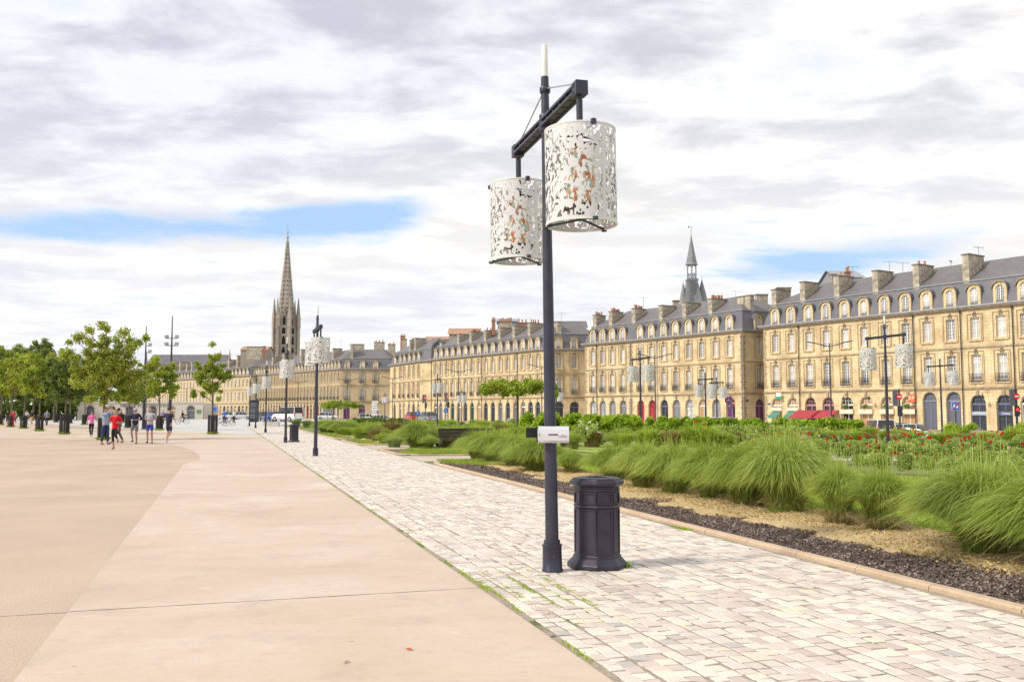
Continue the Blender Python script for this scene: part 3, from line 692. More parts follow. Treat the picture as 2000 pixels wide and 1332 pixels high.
    for i in range(n):
        j = (i+1) % n; L = (poly[j]-poly[i]).length; a_, b_, c_, d_ = U[0][i], U[0][j], U[1][j], U[1][i]
        rf.face([(a_.x,a_.y,ZM),(b_.x,b_.y,ZM),(c_.x,c_.y,zr),(d_.x,d_.y,zr)], 1, [(u0,0),(u0+L,0),(u0+L,6),(u0,6)]); u0 += L
        rf.face([(a_.x,a_.y,ZM-.12),(b_.x,b_.y,ZM-.12),(b_.x,b_.y,ZM),(a_.x,a_.y,ZM)], 2)
    rf.face([(p.x,p.y,zr) for p in U[1]], 1)
    rf.build('roof', [SLATE, SLATE2, ZINC], root)
    for ch in chims:
        px, ytop, ln = ch[0], ch[1], ch[2]; npot = ch[3] if len(ch) > 3 else 0
        for i in range(len(segs)):
            a = poly[i]; b = poly[i+1]; L = (b-a).length; d = (b-a)/L; q = ray(px, 600)[0]; nr = Vector((-d.y, d.x)); pa = a+o+nr*1.0
            u = (q*pa.y-pa.x)/(d.x-q*d.y)
            if not (-.2 < u < L+.2): continue
            Y = pa.y+d.y*u; zt = EYE+ray(px, ytop)[1]*Y; rz = math.atan2(d.y, d.x); p = a+d*u
            cm = MB(); cm.box(-.42, .42, .85, .85+ln, ZM-.4, zt-.14, 0); cm.box(-.52, .52, .75, .95+ln, zt-.14, zt, 1)
            cm.box(-.43, -.36, .85+ln*.42, .85+ln*.5, ZM, zt-.2, 1)
            c = cm.build('chimney', [CHIM, CHIMCAP], root, (p.x, p.y, 0), rz)
            for k in range(npot):
                pm = MB(); yy = 1.2+(ln-.7)*(k+.3)/max(npot, 1)+random.uniform(-.1, .1); hp = random.uniform(.45, .75); pm.lathe([(.17, zt), (.14, zt+hp*.8), (.17, zt+hp*.85), (.17, zt+hp)], 8, 0, (0, yy))
                pm.build('chimney_pot', POT, c)
            break
    return root, poly, o
e = lambda x, y: plan(x, y, ZE)
z3 = lambda v: 1480+v/3.331
# nearest block on the right
b5L = e(1490.5, 640); b5R = e(2000, 590.8); dB = (b5R-b5L).normalized(); b5E = b5R+dB*16
xs5 = [z3(v) for v in (117, 220, 335, 450, 572, 697, 832, 970, 1108, 1262, 1422, 1592)]+[2006, 2062, 2120]
B5, poly5, o5 = house('apartment_building', 'long cream stone mansion row at the right edge with red and green awnings', [b5L, b5E],
    [dict(px=xs5, arch=['lit', 'lit', 'pink', 'pink', 'glass', 'lit', 'lit', 'lit', 'door', 'door', 'blue', 'blue', 'glass'], pipes=[z3(272), z3(1022), z3(1331), z3(1672)])],
    [(1513, 565, 3.2), (1569, 550, 3.2), (1636, 538, 3.2, 1), (1712, 528, 3.4), (1792, 516, 3.3, 2), (1890, 496, 3.4)], back=[b5E+Vector((11, 7)), b5L+Vector((11.5, 5.2))])
z6 = lambda v: 1120+v/4.298
b4L = e(1142, 673.7); b4J = e(z6(480), 666.8); b4R = e(1450, 645.8)
B4, poly4, o4 = house('apartment_building', 'cream stone building with two red arched doors and orange chimney pots beneath the slate turrets', [b4L, b4J, b4R, b4R+Vector((10.9, 5.6))],
    [dict(px=[z6(v) for v in (163, 243, 325, 413)], arch=['pane'], pipes=[z6(200)]),
     dict(px=[z6(v) for v in (560, 655, 757, 858, 967, 1078, 1193, 1312)], arch=['red', 'red', 'blue', 'pane', 'pane', 'lit', 'pane', 'purple'], pipes=[z6(483), z6(705), z6(1415)], lightpipe=1),
     dict(px=[1483], arch=['purple'])],
    [(1162, 615, 2.6, 4), (1193, 608, 3, 6), (1238, 602, 3, 5), (1291, 596, 3.3), (1337, 590, 3.4), (1388, 583, 3.4, 6), (1468, 576, 3)], back=[b4L+Vector((10, 7))])
z5 = lambda v: 740+v/4.757
b3A = e(762, 714.5); b3B = e(824, 706.2); b3C = e(842, 705.2)
house('apartment_building', 'narrow cream house with a blank right end wall in the middle of the terrace', [b3A, b3B, b3C],
    [dict(px=[z5(v) for v in (150, 200, 237, 283, 325, 370)], arch=['blue', 'glass', 'lit', 'pane']), dict(px=[])], [(802, 664, 3, 1), (812, 660, 3)], back=[b3C+Vector((12, 13)), b3A+Vector((12, 8))], detail=1)
b3L = e(844, 703.6); b3R = e(1062, 682.8); b3S = b3R+Vector((11.5, 2.2))
house('apartment_building', 'long cream building row behind the near lamp post with rooftop chimney stacks and teal doors', [b3L, b3R, b3S],
    [dict(px=[z5(v) for v in (528, 577, 630, 685, 743, 804, 866, 930, 993, 1059, 1128, 1197, 1268, 1338, 1407, 1475)], arch=['glass', 'pane', 'pane', 'teal', 'glass', 'blue', 'teal', 'lit', 'blue', 'blue', 'pane', 'blue', 'pane', 'glass', 'blue', 'blue'], pipes=[z5(960), z5(1290)]),
     dict(px=[z5(1672), z5(1815)], arch=['blue'])],
    [(862, 668, 3), (896, 652, 3, 0), (920, 648, 3, 6), (948, 645, 2.6, 2), (976, 640, 3, 0), (1004, 636, 3.2), (1034, 630, 3.2, 4), (1092, 628, 3.3)], back=[b3S+Vector((2, 12)), b3L+Vector((11, 8))], detail=1)
z2 = lambda v: 330+v/4.
b2 = [e(503, 732.9), e(545, 730.2), e(580, 727.6), e(625, 724.4), e(665, 721.3), e(665, 721.3)+Vector((15.2, .3))]
house('apartment_building', 'curved grey roofed building with pink shop blinds and blue shuttered end windows', b2,
    [dict(n=8, arch=['glass', 'lit']), dict(n=7, arch=['blue', 'lit']), dict(n=7, arch=['red', 'glass', 'pane']), dict(n=6, arch=['pane', 'glass']), dict(px=[z2(1393), z2(1512), z2(1615)], arch=['purple'], bigrail=True)],
    [(535, 697, 3.2), (556, 690, 3.2), (590, 682, 3.2), (618, 676, 3), (652, 680, 3), (688, 672, 3, 0)], back=[b2[-1]+Vector((6, 12)), b2[0]+Vector((11, 9))], detail=1, far=True)
b1 = [e(270, 748.5), e(340, 742.6), e(487, 733.9), e(487, 733.9)+Vector((9, 1.0))]
house('apartment_building', 'farthest cream terrace with tall chimneys behind the young tree', b1,
    [dict(n=16, arch=['glass', 'lit']), dict(n=22, arch=['glass', 'pane', 'lit', 'blue']), dict(n=2)],
    [(345, 708, 3.5), (355, 706, 3.5), (368, 710, 3.5), (378, 708, 3.5), (450, 702, 3.5), (466, 694, 4)], back=[b1[-1]+Vector((6, 14)), b1[0]+Vector((12, 11))], detail=0, far=True)

def text(body, size, mat, parent, loc, rz, nm='sign_lettering', ext=.01, tilt=PI/2, align='CENTER'):
    cu = bpy.data.curves.new('lettering', 'FONT'); cu.body = body; cu.size = size; cu.extrude = ext; cu.align_x = align; cu.align_y = 'CENTER'
    tmp = bpy.data.objects.new('tmp', cu); link(tmp); dg = bpy.context.evaluated_depsgraph_get(); me = bpy.data.meshes.new_from_object(tmp.evaluated_get(dg))
    bpy.data.objects.remove(tmp); me.materials.clear(); me.materials.append(mat)
    o = mobj(nm, me, parent, loc, 0); o.rotation_euler = (tilt, 0, rz); return o
WHITES = paint('white_lettering', (.8, .8, .8), .5, 0, .03); GREYS = paint('grey_lettering', (.22, .22, .24), .5, 0, .03)
# ---- fittings on the nearest block: awnings, shop fascias, signs
rz5 = math.atan2(dB.y, dB.x)
def on5(px, z, out=0., py=700):
    q = ray(px, py)[0]; u = (q*b5L.y-b5L.x)/(dB.x-q*dB.y); n = Vector((dB.y, -dB.x)); p = b5L+dB*u+n*out; return Vector((p.x, p.y, z))
def part5(name, mb, mats, px, z, out=0.):
    p = on5(px, z, out); return mb.build(name, mats, B5, (p.x-o5.x, p.y-o5.y, z), rz5)
AWR = paint('red_canvas', (.38, .05, .065), .8); AWG = paint('green_canvas', (.08, .25, .18), .8); CREAM = paint('cream_fascia', (.72, .62, .46), .6)
for px, wd in ((1580, 4.3), (1617, 3.4)):
    mb = MB(); mb.face([(-wd/2,0,.9),(wd/2,0,.9),(wd/2,-1.9,0),(-wd/2,-1.9,0)][::-1]); mb.face([(-wd/2,-1.9,0),(wd/2,-1.9,0),(wd/2,-1.9,-.25),(-wd/2,-1.9,-.25)]); mb.face([(-wd/2,0,.86),(wd/2,0,.86),(wd/2,-1.9,-.04),(-wd/2,-1.9,-.04)])
    mb.box(-wd/2-.04, -wd/2, -1.9, 0, -.02, .03); mb.box(wd/2, wd/2+.04, -1.9, 0, -.02, .03); part5('awning', mb, AWR, px, .85, .05)
for px in (1515, 1546):
    mb = MB(); mb.face([(-.8,0,.6),(.8,0,.6),(.8,-1.0,0),(-.8,-1.0,0)][::-1]); mb.face([(-.8,-1.0,0),(.8,-1.0,0),(.8,-1.0,-.3),(-.8,-1.0,-.3)]); part5('awning', mb, AWG, px, .9, .05)
    mb = MB(); mb.box(-.95, .95, -.06, 0, 0, .5); part5('shop_fascia', mb, CREAM, px, 1.65, .04)
for px in (1652, 1689, 1730, 1771):
    mb = MB(); mb.box(-1.05, 1.05, -.22, 0, 0, .62); part5('shop_fascia', mb, CREAM, px, 1.25, .06)
    V = np.random.normal(0, 1, (160, 3)); V /= np.linalg.norm(V, axis=1)[:, None]; V = V*np.random.uniform(.2, .42, (160, 1)); V[:, 2] *= .7
    q = (V[:, None, :]+np.random.normal(0, .07, (160, 4, 3))).reshape(-1, 3)
    p = on5(px, 2.25, .30); bs = mobj('window_planting', np_mesh('window_planting', q, 4, MIDG), B5, (p.x-o5.x, p.y-o5.y, 2.25))
for px, wd2, body, col in ((1907, 1.95, 'LUMINAIRE', (.26, .32, .40)), (1958, 1.75, 'Cinna', (.08, .10, .20))):
    mb = MB(); mb.box(-wd2/2, wd2/2, -.06, 0, 0, .48); fo = part5('shop_fascia', mb, shopm(col), px, 1.1, -.30)
    text(body, .36 if len(body) > 6 else .42, WHITES, fo, (0, -.07, .24), 0)
mb = MB(); mb.box(-.45, .45, -.12, 0, 0, .95); so = part5('hanging_sign', mb, paint('orange_sign', (.80, .12, .04), .5), 1781, 2.75, .25)
text('RP', .75, CREAM, so, (0, -.13, .48), 0)
mb = MB(); mb.box(-.45, .45, -.08, 0, 0, .38, 0); mb.box(-.45, .45, -.09, -.001, .38, .9, 1); part5('hanging_sign', mb, [paint('green_sign', (.03, .32, .12), .5), WHITEF], 1524, 3.35, .5)
mb = MB(); mb.box(-.28, .28, -.03, 0, 0, .2); part5('street_plate', mb, paint('blue_plate', (.02, .06, .35), .4), 1500, 2.55, .03)
for px in (1705, 1926, 1655):
    mb = MB(); mb.bar((0, 0, .5), (0, -1.1, .5), .04, .04); mb.tube((0, -1.1, .5), (0, -1.1, .3), .03); mb.lathe([(.06, .3), (.10, .12), (.24, -.05), (.26, -.10)], 10, 0, (0, -1.1)); part5('wall_lantern', mb, IRON, px, 3.3, .0)
dB4 = (b4R-b4J).normalized()
def on4(px, z, out):
    q = ray(px, 700)[0]; u = (q*b4J.y-b4J.x)/(dB4.x-q*dB4.y); n = Vector((dB4.y, -dB4.x)); p = b4J+dB4*u+n*out; return Vector((p.x, p.y, z))
p = on4(1430, 3.3, .9); mb = MB(); mb.tube((0, -.05, 0), (0, .05, 0), .62, n=24); mb.tube((0, .05, .3), (0, .8, .3), .03)
so = mb.build('hanging_sign', paint('plum_sign', (.13, .02, .10), .5), B4, (p.x-o4.x, p.y-o4.y, 3.3)); m2 = MB(); m2.box(-.012, .012, -.07, -.055, 0, .6)
for _x, _w in ((-.38, .16), (-.18, .10), (-.03, .12), (.14, .08), (.27, .14)): m2.box(_x, _x+_w, -.07, -.055, -.09, -.03)
m2.build('sign_lettering', WHITES, so)
p = on4(1455, 3.2, .6); mb = MB(); mb.bar((0, 0, 0), (.5, -.5, 0), .05, .05); mb.box(.35, .7, -.7, -.4, -.35, -.05); mb.build('wall_lantern', IRON, B4, (p.x-o4.x, p.y-o4.y, 3.4))
# tv aerials standing on roofs
def aerial(px, ytop, Y, hh=1.6, rz=0, lab=''):
    p = at(px, ytop, Y); mb = MB(); mb.tube((0,0,-hh), (0,0,0), .025, n=6); mb.bar((-.9, 0, -.1), (.9, 0, -.1), .025, .025)
    for k in range(7): x = -.8+k*.26; mb.bar((x, -.25+.02*k, -.1), (x, .25-.02*k, -.1), .015, .015)
    mb.bar((.9, 0, -.3), (.9, 0, .12), .02, .02); o = mb.build('television_aerial', IRON, None, p, rz); tag(o, lab, 'aerial', 'television aerials on the roofs'); return o
aerial(1911, 482, 113, 2.0, .5, 'aerial on the tallest stone chimney of the right row')
aerial(1857, 509, 121, 2.5, 1.0, 'small aerial on the roof ridge between two chimneys near the right')
aerial(1763, 512, 128, 3.0, .2, 'aerial to the right of a pair above the roof ridge'); aerial(1737, 510, 128, 3.0, -.3, 'aerial to the left of a pair above the roof ridge')
aerial(1665, 520, 133, 2.6, .3, 'aerial beside the red brick stack on the right row')
aerial(1257, 580, 165, 2.6, .3, 'aerial standing on a chimney left of the slate turrets'); aerial(1437, 568, 155, 2.5, .3, 'aerial behind the roof right of the slate turrets')
aerial(1097, 611, 192, 3.0, .4, 'aerial just right of the near lamp post above the roof'); aerial(666, 664, 275, 2.4, .4, 'faint aerial above the curved grey roof')

# ---- far skyline
GOTH = mat_simple('grey_gothic_stone', (.30, .26, .215), (.42, .37, .305), .12, .9, .95, .6)
def gothic_tower():
    Y = 570.; c = at(557.5, 700, Y); X = c.x; root = empty('church_tower', (X, Y, 0)); tag(root, 'tall grey gothic spire with pinnacled belfry rising above the roofs', 'tower')
    zz = lambda y: EYE+ray(557, y)[1]*Y
    w0 = 7.6; zb = zz(640); zp = zz(613); zt = zz(452)
    b = MB(); n = 6
    def hexr(r, z, rot=R(0)): return [(r*math.cos(2*PI*i/n+rot), r*math.sin(2*PI*i/n+rot), z) for i in range(n)]
    def ring(r0, z0, r1, z1):
        A = hexr(r0, z0); B = hexr(r1, z1)
        for i in range(n): j = (i+1) % n; b.face([A[i], A[j], B[j], B[i]])
    r = 6.6
    ring(r+.4, 0, r+.4, zz(694)); ring(r, zz(694), r, zb); b.face(hexr(r, zb))
    for z in (zz(694), zz(676), zz(656), zb): ring(r+.55, z-.35, r+.55, z+.35); b.face(hexr(r+.55, z+.35)); b.face(hexr(r+.55, z-.35)[::-1])
    b.build('shaft', GOTH, root)
    lan = MB()
    for i in range(n):                                  # tall paired lancets per face, three storeys
        am = 2*PI*(i+.5)/n; M = Matrix.Rotation(am+PI/2, 4, 'Z')
        ri = r*math.cos(PI/n)
        for (z0, z1) in ((zz(690), zz(680)), (zz(674), zz(659)), (zz(653), zz(641))):
            for sgn in (0,):
                wd = 1.0
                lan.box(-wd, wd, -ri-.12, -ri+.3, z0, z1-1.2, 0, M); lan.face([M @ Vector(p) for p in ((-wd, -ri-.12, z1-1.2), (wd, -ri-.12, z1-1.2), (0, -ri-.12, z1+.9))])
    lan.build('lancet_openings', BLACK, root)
    for i in range(n):                                  # corner buttress with pinnacle
        a = 2*PI*i/n; p = MB(); cx, cy = (r+.9)*math.cos(a), (r+.9)*math.sin(a)
        p.lathe([(1.35, 0), (1.35, zb), (1.7, zb+.1), (1.7, zb+.8), (1.5, zb+1), (1.45, zb+5), (1.8, zb+5.3), (1.4, zb+6.4), (.95, zb+11), (.45, zb+16.0), (.5, zb+16.5), (.08, zb+18.5)], 4, 0, (cx, cy), rot=a)
        for k in range(7):
            z = zb+5.6+k*1.6; rr = 1.15-k*.13
            for q in range(4): t = q*PI/2+a; p.box(cx+rr*math.cos(t)-.16, cx+rr*math.cos(t)+.16, cy+rr*math.sin(t)-.16, cy+rr*math.sin(t)+.16, z, z+.4)
        p.build('pinnacle', GOTH, root)
        am = 2*PI*(i+.5)/n; g = MB(); M = Matrix.Rotation(am+PI/2, 4, 'Z'); ri = 4.9
        g.face([M @ Vector(v) for v in ((-2.4, -ri, zb), (2.4, -ri, zb), (2.0, -ri+.2, zb+6), (0, -ri+.5, zb+11), (-2.0, -ri+.2, zb+6))]); g.box(-.15, .15, -ri-.2, -ri+.6, zb+10, zb+12.5, 0, M)
        g.face([M @ Vector(v) for v in ((-2.4, -ri, zb), (0, -ri+.5, zb+11), (0, -2, zb+9), (-2.2, -2, zb))]); g.face([M @ Vector(v) for v in ((2.4, -ri, zb), (0, -ri+.5, zb+11), (0, -2, zb+9), (2.2, -2, zb))][::-1])
        g.build('gable', GOTH, root)
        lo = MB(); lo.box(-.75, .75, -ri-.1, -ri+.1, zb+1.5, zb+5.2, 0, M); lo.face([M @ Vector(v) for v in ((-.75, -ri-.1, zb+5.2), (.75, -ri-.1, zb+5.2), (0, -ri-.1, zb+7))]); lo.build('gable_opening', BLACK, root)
    s = MB(); prof = [(5.6, zb), (4.7, zz(602)), (3.3, zz(560)), (2.1, zz(520)), (1.0, zz(485)), (.45, zz(466))]
    s.lathe(prof, 6, 0)
    s.lathe([(.45, zz(466)), (.9, zz(465)), (.9, zz(463)), (.35, zz(462)), (.3, zz(455)), (.8, zz(454)), (.3, zz(452)), (.12, zz(447)), (.12, zz(436))], 6, 0)
    for k in range(34):                                 # crockets along the ribs
        z = zb+3+(zz(470)-zb-3)*k/34
        for a_, b_ in zip(prof, prof[1:]):
            if a_[1] <= z <= b_[1]: rr = a_[0]+(b_[0]-a_[0])*(z-a_[1])/(b_[1]-a_[1])
        for i in range(6): a = 2*PI*i/6; s.box((rr+.05)*math.cos(a)-.28, (rr+.05)*math.cos(a)+.28, (rr+.05)*math.sin(a)-.28, (rr+.05)*math.sin(a)+.28, z, z+.7)
    s.build('spire', GOTH, root)
    hl = MB()
    for k in range(15):
        z = zb+6+(zz(490)-zb-6)*k/15
        for a_, b_ in zip(prof, prof[1:]):
            if a_[1] <= z <= b_[1]: rr = a_[0]+(b_[0]-a_[0])*(z-a_[1])/(b_[1]-a_[1])
        for i in range(6):
            am = 2*PI*(i+.5)/6; M = Matrix.Rotation(am+PI/2, 4, 'Z'); ri = rr*.866
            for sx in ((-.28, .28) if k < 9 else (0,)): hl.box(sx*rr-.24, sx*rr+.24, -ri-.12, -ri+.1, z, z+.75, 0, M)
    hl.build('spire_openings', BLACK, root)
gothic_tower()
SLATEG = mat_slate('green_grey_slate', (.27, .295, .31), (.215, .235, .25), .18, .3)
def gate_tower():
    Y = 182.; c = at(1352, 600, Y); root = empty('gate_tower', (c.x, Y, 0)); tag(root, 'old city gate with slate turrets and a slender open bell lantern', 'tower')
    zz = lambda y: EYE+ray(1352, y)[1]*Y
    b = MB(); b.box(-3.6, 4.2, -2.5, 4.5, -1.1, zz(593)); b.build('wall', STONE, root)
    k = MB()
    def fr(w0, d0, z0, w1, d1, z1, cx=0):
        A = [(cx-w0,-d0,z0),(cx+w0,-d0,z0),(cx+w0,d0,z0),(cx-w0,d0,z0)]; B = [(cx-w1,-d1,z1),(cx+w1,-d1,z1),(cx+w1,d1,z1),(cx-w1,d1,z1)]
        for i in range(4): j = (i+1) % 4; k.face([A[i], A[j], B[j], B[i]], 0, [(A[i][0]+A[i][1], z0), (A[j][0]+A[j][1], z0), (B[j][0]+B[j][1], z1), (B[i][0]+B[i][1], z1)])
        k.face(B)
    fr(1.75, 1.75, zz(593), 1.0, 1.0, zz(549)); fr(1.1, 1.1, zz(549.5), 1.1, 1.1, zz(545))
    k.build('roof', SLATEG, root)
    h = MB(); h.box(-.55, .35, -1.5, -1.2, zz(590), zz(551)); h.face([(-.9,-1.75,zz(590)),(-.5,-1.1,zz(550)),(-.45,-1.15,zz(550)),(-.1,-1.8,zz(590))]); h.build('recess', SLATE, root)
    l = MB()
    for i in range(6):
        a = 2*PI*i/6+.3; x, y = .95*math.cos(a), .95*math.sin(a); l.bar((x, y, zz(546)), (x, y, zz(517)), .2, .2)
        a2 = a+PI/3; x2, y2 = .95*math.cos(a2), .95*math.sin(a2)
        l.bar((x, y, zz(535)), (x2, y2, zz(535)), .1, .1); l.bar((x, y, zz(546)), (x2, y2, zz(546)), .12, .2)
        for q in range(3): t0 = q/3; t1 = (q+1)/3; l.bar((x+(x2-x)*t0, y+(y2-y)*t0, zz(546)), (x+(x2-x)*t1, y+(y2-y)*t1, zz(535)), .06, .06); l.bar((x+(x2-x)*t1, y+(y2-y)*t1, zz(546)), (x+(x2-x)*t0, y+(y2-y)*t0, zz(535)), .06, .06)
        l.bar((x, y, zz(522)), ((x+x2)/2, (y+y2)/2, zz(517)), .09, .09); l.bar((x2, y2, zz(522)), ((x+x2)/2, (y+y2)/2, zz(517)), .09, .09)
    l.build('bell_lantern', paint('weathered_timber', (.34, .34, .36), .8), root)
    s = MB(); s.lathe([(1.3, zz(518)), (1.12, zz(515)), (.55, zz(487)), (.04, zz(458))], 8, 0); s.build('spire', SLATEG, root)
    v = MB(); v.tube((0,0,zz(460)), (0,0,zz(441)), .035, n=6); v.bar((-.55,0,zz(443.5)), (.45,0,zz(445)), .04, .04); v.tube((-.55,0,zz(443.5)-.0), (-.4,0,zz(443.5)), .2, .16, n=8); v.build('weather_vane', IRON, root)
    for (px, yt, yb, rb) in ((1335, 552, 597, .95), (1371.5, 546, 590, 1.15)):
        q = at(px, yb, Y); t = MB(); t.lathe([(rb, zz(yb)), (rb*.75, zz(yb)+(zz(yt)-zz(yb))*.3), (.05, zz(yt))], 12, 0); t.tube((0,0,zz(yt)-.1), (0,0,zz(yt-7)), .04, n=6); t.build('turret_roof', SLATEG, root, (q.x-c.x, 0, 0))
gate_tower()
def gabled(name, label, px0, px1, ye, yr, Y, dp, wm, rm, cat='building'):
    a = at(px0, ye, Y); b = at(px1, ye, Y); zr = EYE+ray(px0, yr)[1]*(Y+dp/2); r = empty(name, (a.x, Y, 0)); tag(r, label, cat); L = b.x-a.x; ze = a.z
    m = MB(); m.box(0, L, 0, dp, 0, ze); m.face([(0,0,ze),(0,dp,ze),(0,dp/2,zr)]); m.face([(L,0,ze),(L,dp,ze),(L,dp/2,zr)]); m.build('wall', wm, r)
    m = MB(); m.face([(-.4,-.3,ze-.1),(L+.4,-.3,ze-.1),(L+.4,dp/2,zr+.1),(-.4,dp/2,zr+.1)], 0, [(0,0),(L,0),(L,8),(0,8)]); m.face([(-.4,dp+.3,ze-.1),(L+.4,dp+.3,ze-.1),(L+.4,dp/2,zr+.1),(-.4,dp/2,zr+.1)], 0, [(0,0),(L,0),(L,8),(0,8)]); m.build('roof', rm, r); return r, a, L, ze, zr
NAVE = mat_slate('nave_slate', (.13, .12, .15), (.11, .105, .13), .5, .8)
rt, a_, L_, ze_, zr_ = gabled('church_nave', 'long dark church roof with small pinnacles beyond the left terrace', 286, 432, 712, 693, 480, 20, GOTH, NAVE, 'church')
for px, yt in ((286, 684), (431, 684), (449, 682)):
    q = at(px, yt, 479); m = MB(); m.lathe([(1.2, 0), (1.2, q.z-9), (1.5, q.z-8.5), (.7, q.z-5), (.1, q.z)], 4, 0); m.build('pinnacle', GOTH, rt, (q.x-a_.x, -1, 0))
TILE = mat_simple('clay_tiles', (.38, .22, .14), (.48, .30, .20), .8, 6)
gabled('rear_house', 'pale rear house with clay tile roof behind the middle terrace', 877, 936, 652, 642, 240, 9, CHIM, TILE)
gabled('rear_house', 'flat roofed grey rear block above the long terrace chimneys', 972, 1012, 627, 623.5, 222, 8, paint('grey_render', (.30, .32, .36), .9), ZINC)
gabled('rear_house', 'low tiled rear roof left of the pale rear house', 832, 874, 667, 658, 250, 9, CHIM, TILE)
gabled('rear_house', 'stone rear house with red brick stack beyond the far terrace', 470, 520, 683, 677, 330, 10, mat_simple('rubble', (.30, .26, .20), (.38, .33, .26), .5, 4), TILE)
gabled('rear_house', 'dark roof with glazed pyramid behind the right row', 1636, 1686, 541, 530, 148, 9, ZINC, ZINC)
gabled('rear_house', 'grey roof behind the gap right of the near lamp post', 1075, 1145, 640, 628, 196, 9, STONE, SLATE)
def stack(px, ytop, ybot, wpx, Y, pots, lab, m=None):
    a = at(px-wpx/2, ytop, Y); b = at(px+wpx/2, ytop, Y); zb = at(px, ybot, Y).z; r = empty('rooftop_chimney', ((a.x+b.x)/2, Y, zb)); tag(r, lab, 'chimney', 'chimney stacks above the far roofs'); hw = (b.x-a.x)/2; h = a.z-zb
    mb = MB(); mb.box(-hw, hw, -.5, .5, 0, h-.2, 0); mb.box(-hw-.1, hw+.1, -.6, .6, h-.2, h, 1); mb.build('stack', [m or CHIM, CHIMCAP], r)
    for k in range(pots):
        x = -hw+2*hw*(k+.5)/pots; p = MB(); hp = random.uniform(.5, .9); p.lathe([(.2, h), (.15, h+hp*.8), (.19, h+hp)], 8, 0, (x, 0)); p.build('chimney_pot', POT, r)
BRICK = paint('red_brick_stack', (.36, .17, .11), .9, 0, .3, 4)
for (px, yt, yb, wp, Y, n, m, lab) in ((790, 662, 692, 9, 262, 1, None, 'slim grey stack left of two wide ones'), (812, 661, 690, 14, 255, 0, None, 'wide dark stack above the narrow cream house'), (741, 668, 694, 20, 285, 3, None, 'broad stack left of the narrow cream house'),
    (765, 672, 694, 14, 280, 2, None, 'broken topped stack between broad stacks'), (787, 656, 690, 9, 270, 2, BRICK, 'narrow red brown stack with two pots'), (700, 672, 700, 22, 290, 0, None, 'low stack above the curved roof'),
    (964, 626, 655, 7, 206, 3, BRICK, 'tall slim brick stack with orange pots'), (987, 628, 655, 26, 206, 8, None, 'wide stack crowded with orange pots'), (1020, 630, 652, 22, 204, 3, BRICK, 'brick stack just left of the near lamp post'), (516, 676, 700, 4, 325, 0, BRICK, 'thin orange stack beyond the far terrace'),
    (497, 677, 702, 28, 320, 0, None, 'broad rubble stack beyond the far terrace'), (1655, 531, 552, 8, 140, 2, BRICK, 'small red brick stack behind the right row'), (1627, 536, 552, 10, 141, 0, None, 'plain stack behind the right row'), (1487, 575, 600, 22, 158, 0, None, 'dark broad stack in the gap between the two right blocks'),
    (1530, 562, 590, 26, 150, 0, None, 'pale broad stack behind the left end of the right row'), (1320, 587, 600, 11, 172, 0, None, 'small capped stack left of the slate turrets')):
    stack(px, yt, yb, wp, Y, n, lab, m)
for px, lab in ((1568, 'roof window nearest the left end of the right row'), (1767, 'roof window right of the wide middle chimney')): pass

# ---- low visitor building on the left
def maison():
    Y = 188.; a = at(152, 784, Y); b = at(397, 784, Y); L = b.x-a.x; z = a.z; r = empty('pavilion', (a.x, Y, 0)); tag(r, 'long low cream pavilion with arched doorways and dark lettering on its parapet', 'building')
    PALE = mat_simple('pale_limestone', (.58, .53, .45), (.66, .61, .53), .3, 5); xs = [(176, 'door'), (217, 'lit'), (253, 'door'), (298, 'door'), (334, 'lit'), (372.5, 'pane')]
    mb = MB(); cur = 0; wd = 1.65; zt = 2.75
    mb.box(-.15, L+.15, -.12, -.003, z-.35, z-.05, 0); mb.box(0, L, .5, 9, 0, z-.3)
    for px, kd in xs:
        u = at(px, 800, Y).x-a.x; mb.face([(cur,0,0),(u-wd/2,0,0),(u-wd/2,0,z),(cur,0,z)]); cur = u+wd/2; n = 10; top = lambda q: zt-wd/2+math.sqrt(max((wd/2)**2-q*q, 0))
        for k in range(n):
            p, q = -wd/2+wd*k/n, -wd/2+wd*(k+1)/n; mb.face([(u+p,0,top(p)),(u+q,0,top(q)),(u+q,0,z),(u+p,0,z)]); mb.face([(u+p,0,top(p)),(u+q,0,top(q)),(u+q,.4,top(q)),(u+p,.4,top(p))])
            mb.face([(u+p,-.05,top(p)-.01),(u+q,-.05,top(q)-.01),(u+q*1.16,-.05,top(q)+.13),(u+p*1.16,-.05,top(p)+.13)], 1)
        mb.box(u-wd/2-.02, u-wd/2, 0, .4, 0, zt-wd/2); mb.box(u+wd/2, u+wd/2+.02, 0, .4, 0, zt-wd/2)
        mobj('door', get_arch('door' if kd == 'door' else kd, wd, zt), r, (u, .38, 0))
    mb.face([(cur,0,0),(L,0,0),(L,0,z),(cur,0,z)]); mb.build('wall', [PALE, paint('brick_arch', (.50, .33, .22), .9)], r)
    u = at(277, 789, Y).x-a.x; text('MAISON ECOCITOYENNE', .86, GREYS, r, (u+.6, -.05, z-.85), 0, 'lettering', .02)
    tor = MB(); cx = at(246, 789, Y).x-a.x
    for k in range(20): t0, t1 = 2*PI*k/20, 2*PI*(k+1)/20; tor.bar((cx+.38*math.cos(t0), -.06, z-.85+.38*math.sin(t0)), (cx+.38*math.cos(t1), -.06, z-.85+.38*math.sin(t1)), .05, .09)
    tor.build('ring_emblem', GREYS, r)
    for px in (386, 391): 
        u = at(px, 806, Y).x-a.x; m2 = MB(); m2.box(u-.22, u+.22, -.04, -.003, 1.1, 1.9); m2.build('notice_board', paint('green_notice', (.10, .25, .15), .5), r)
maison()

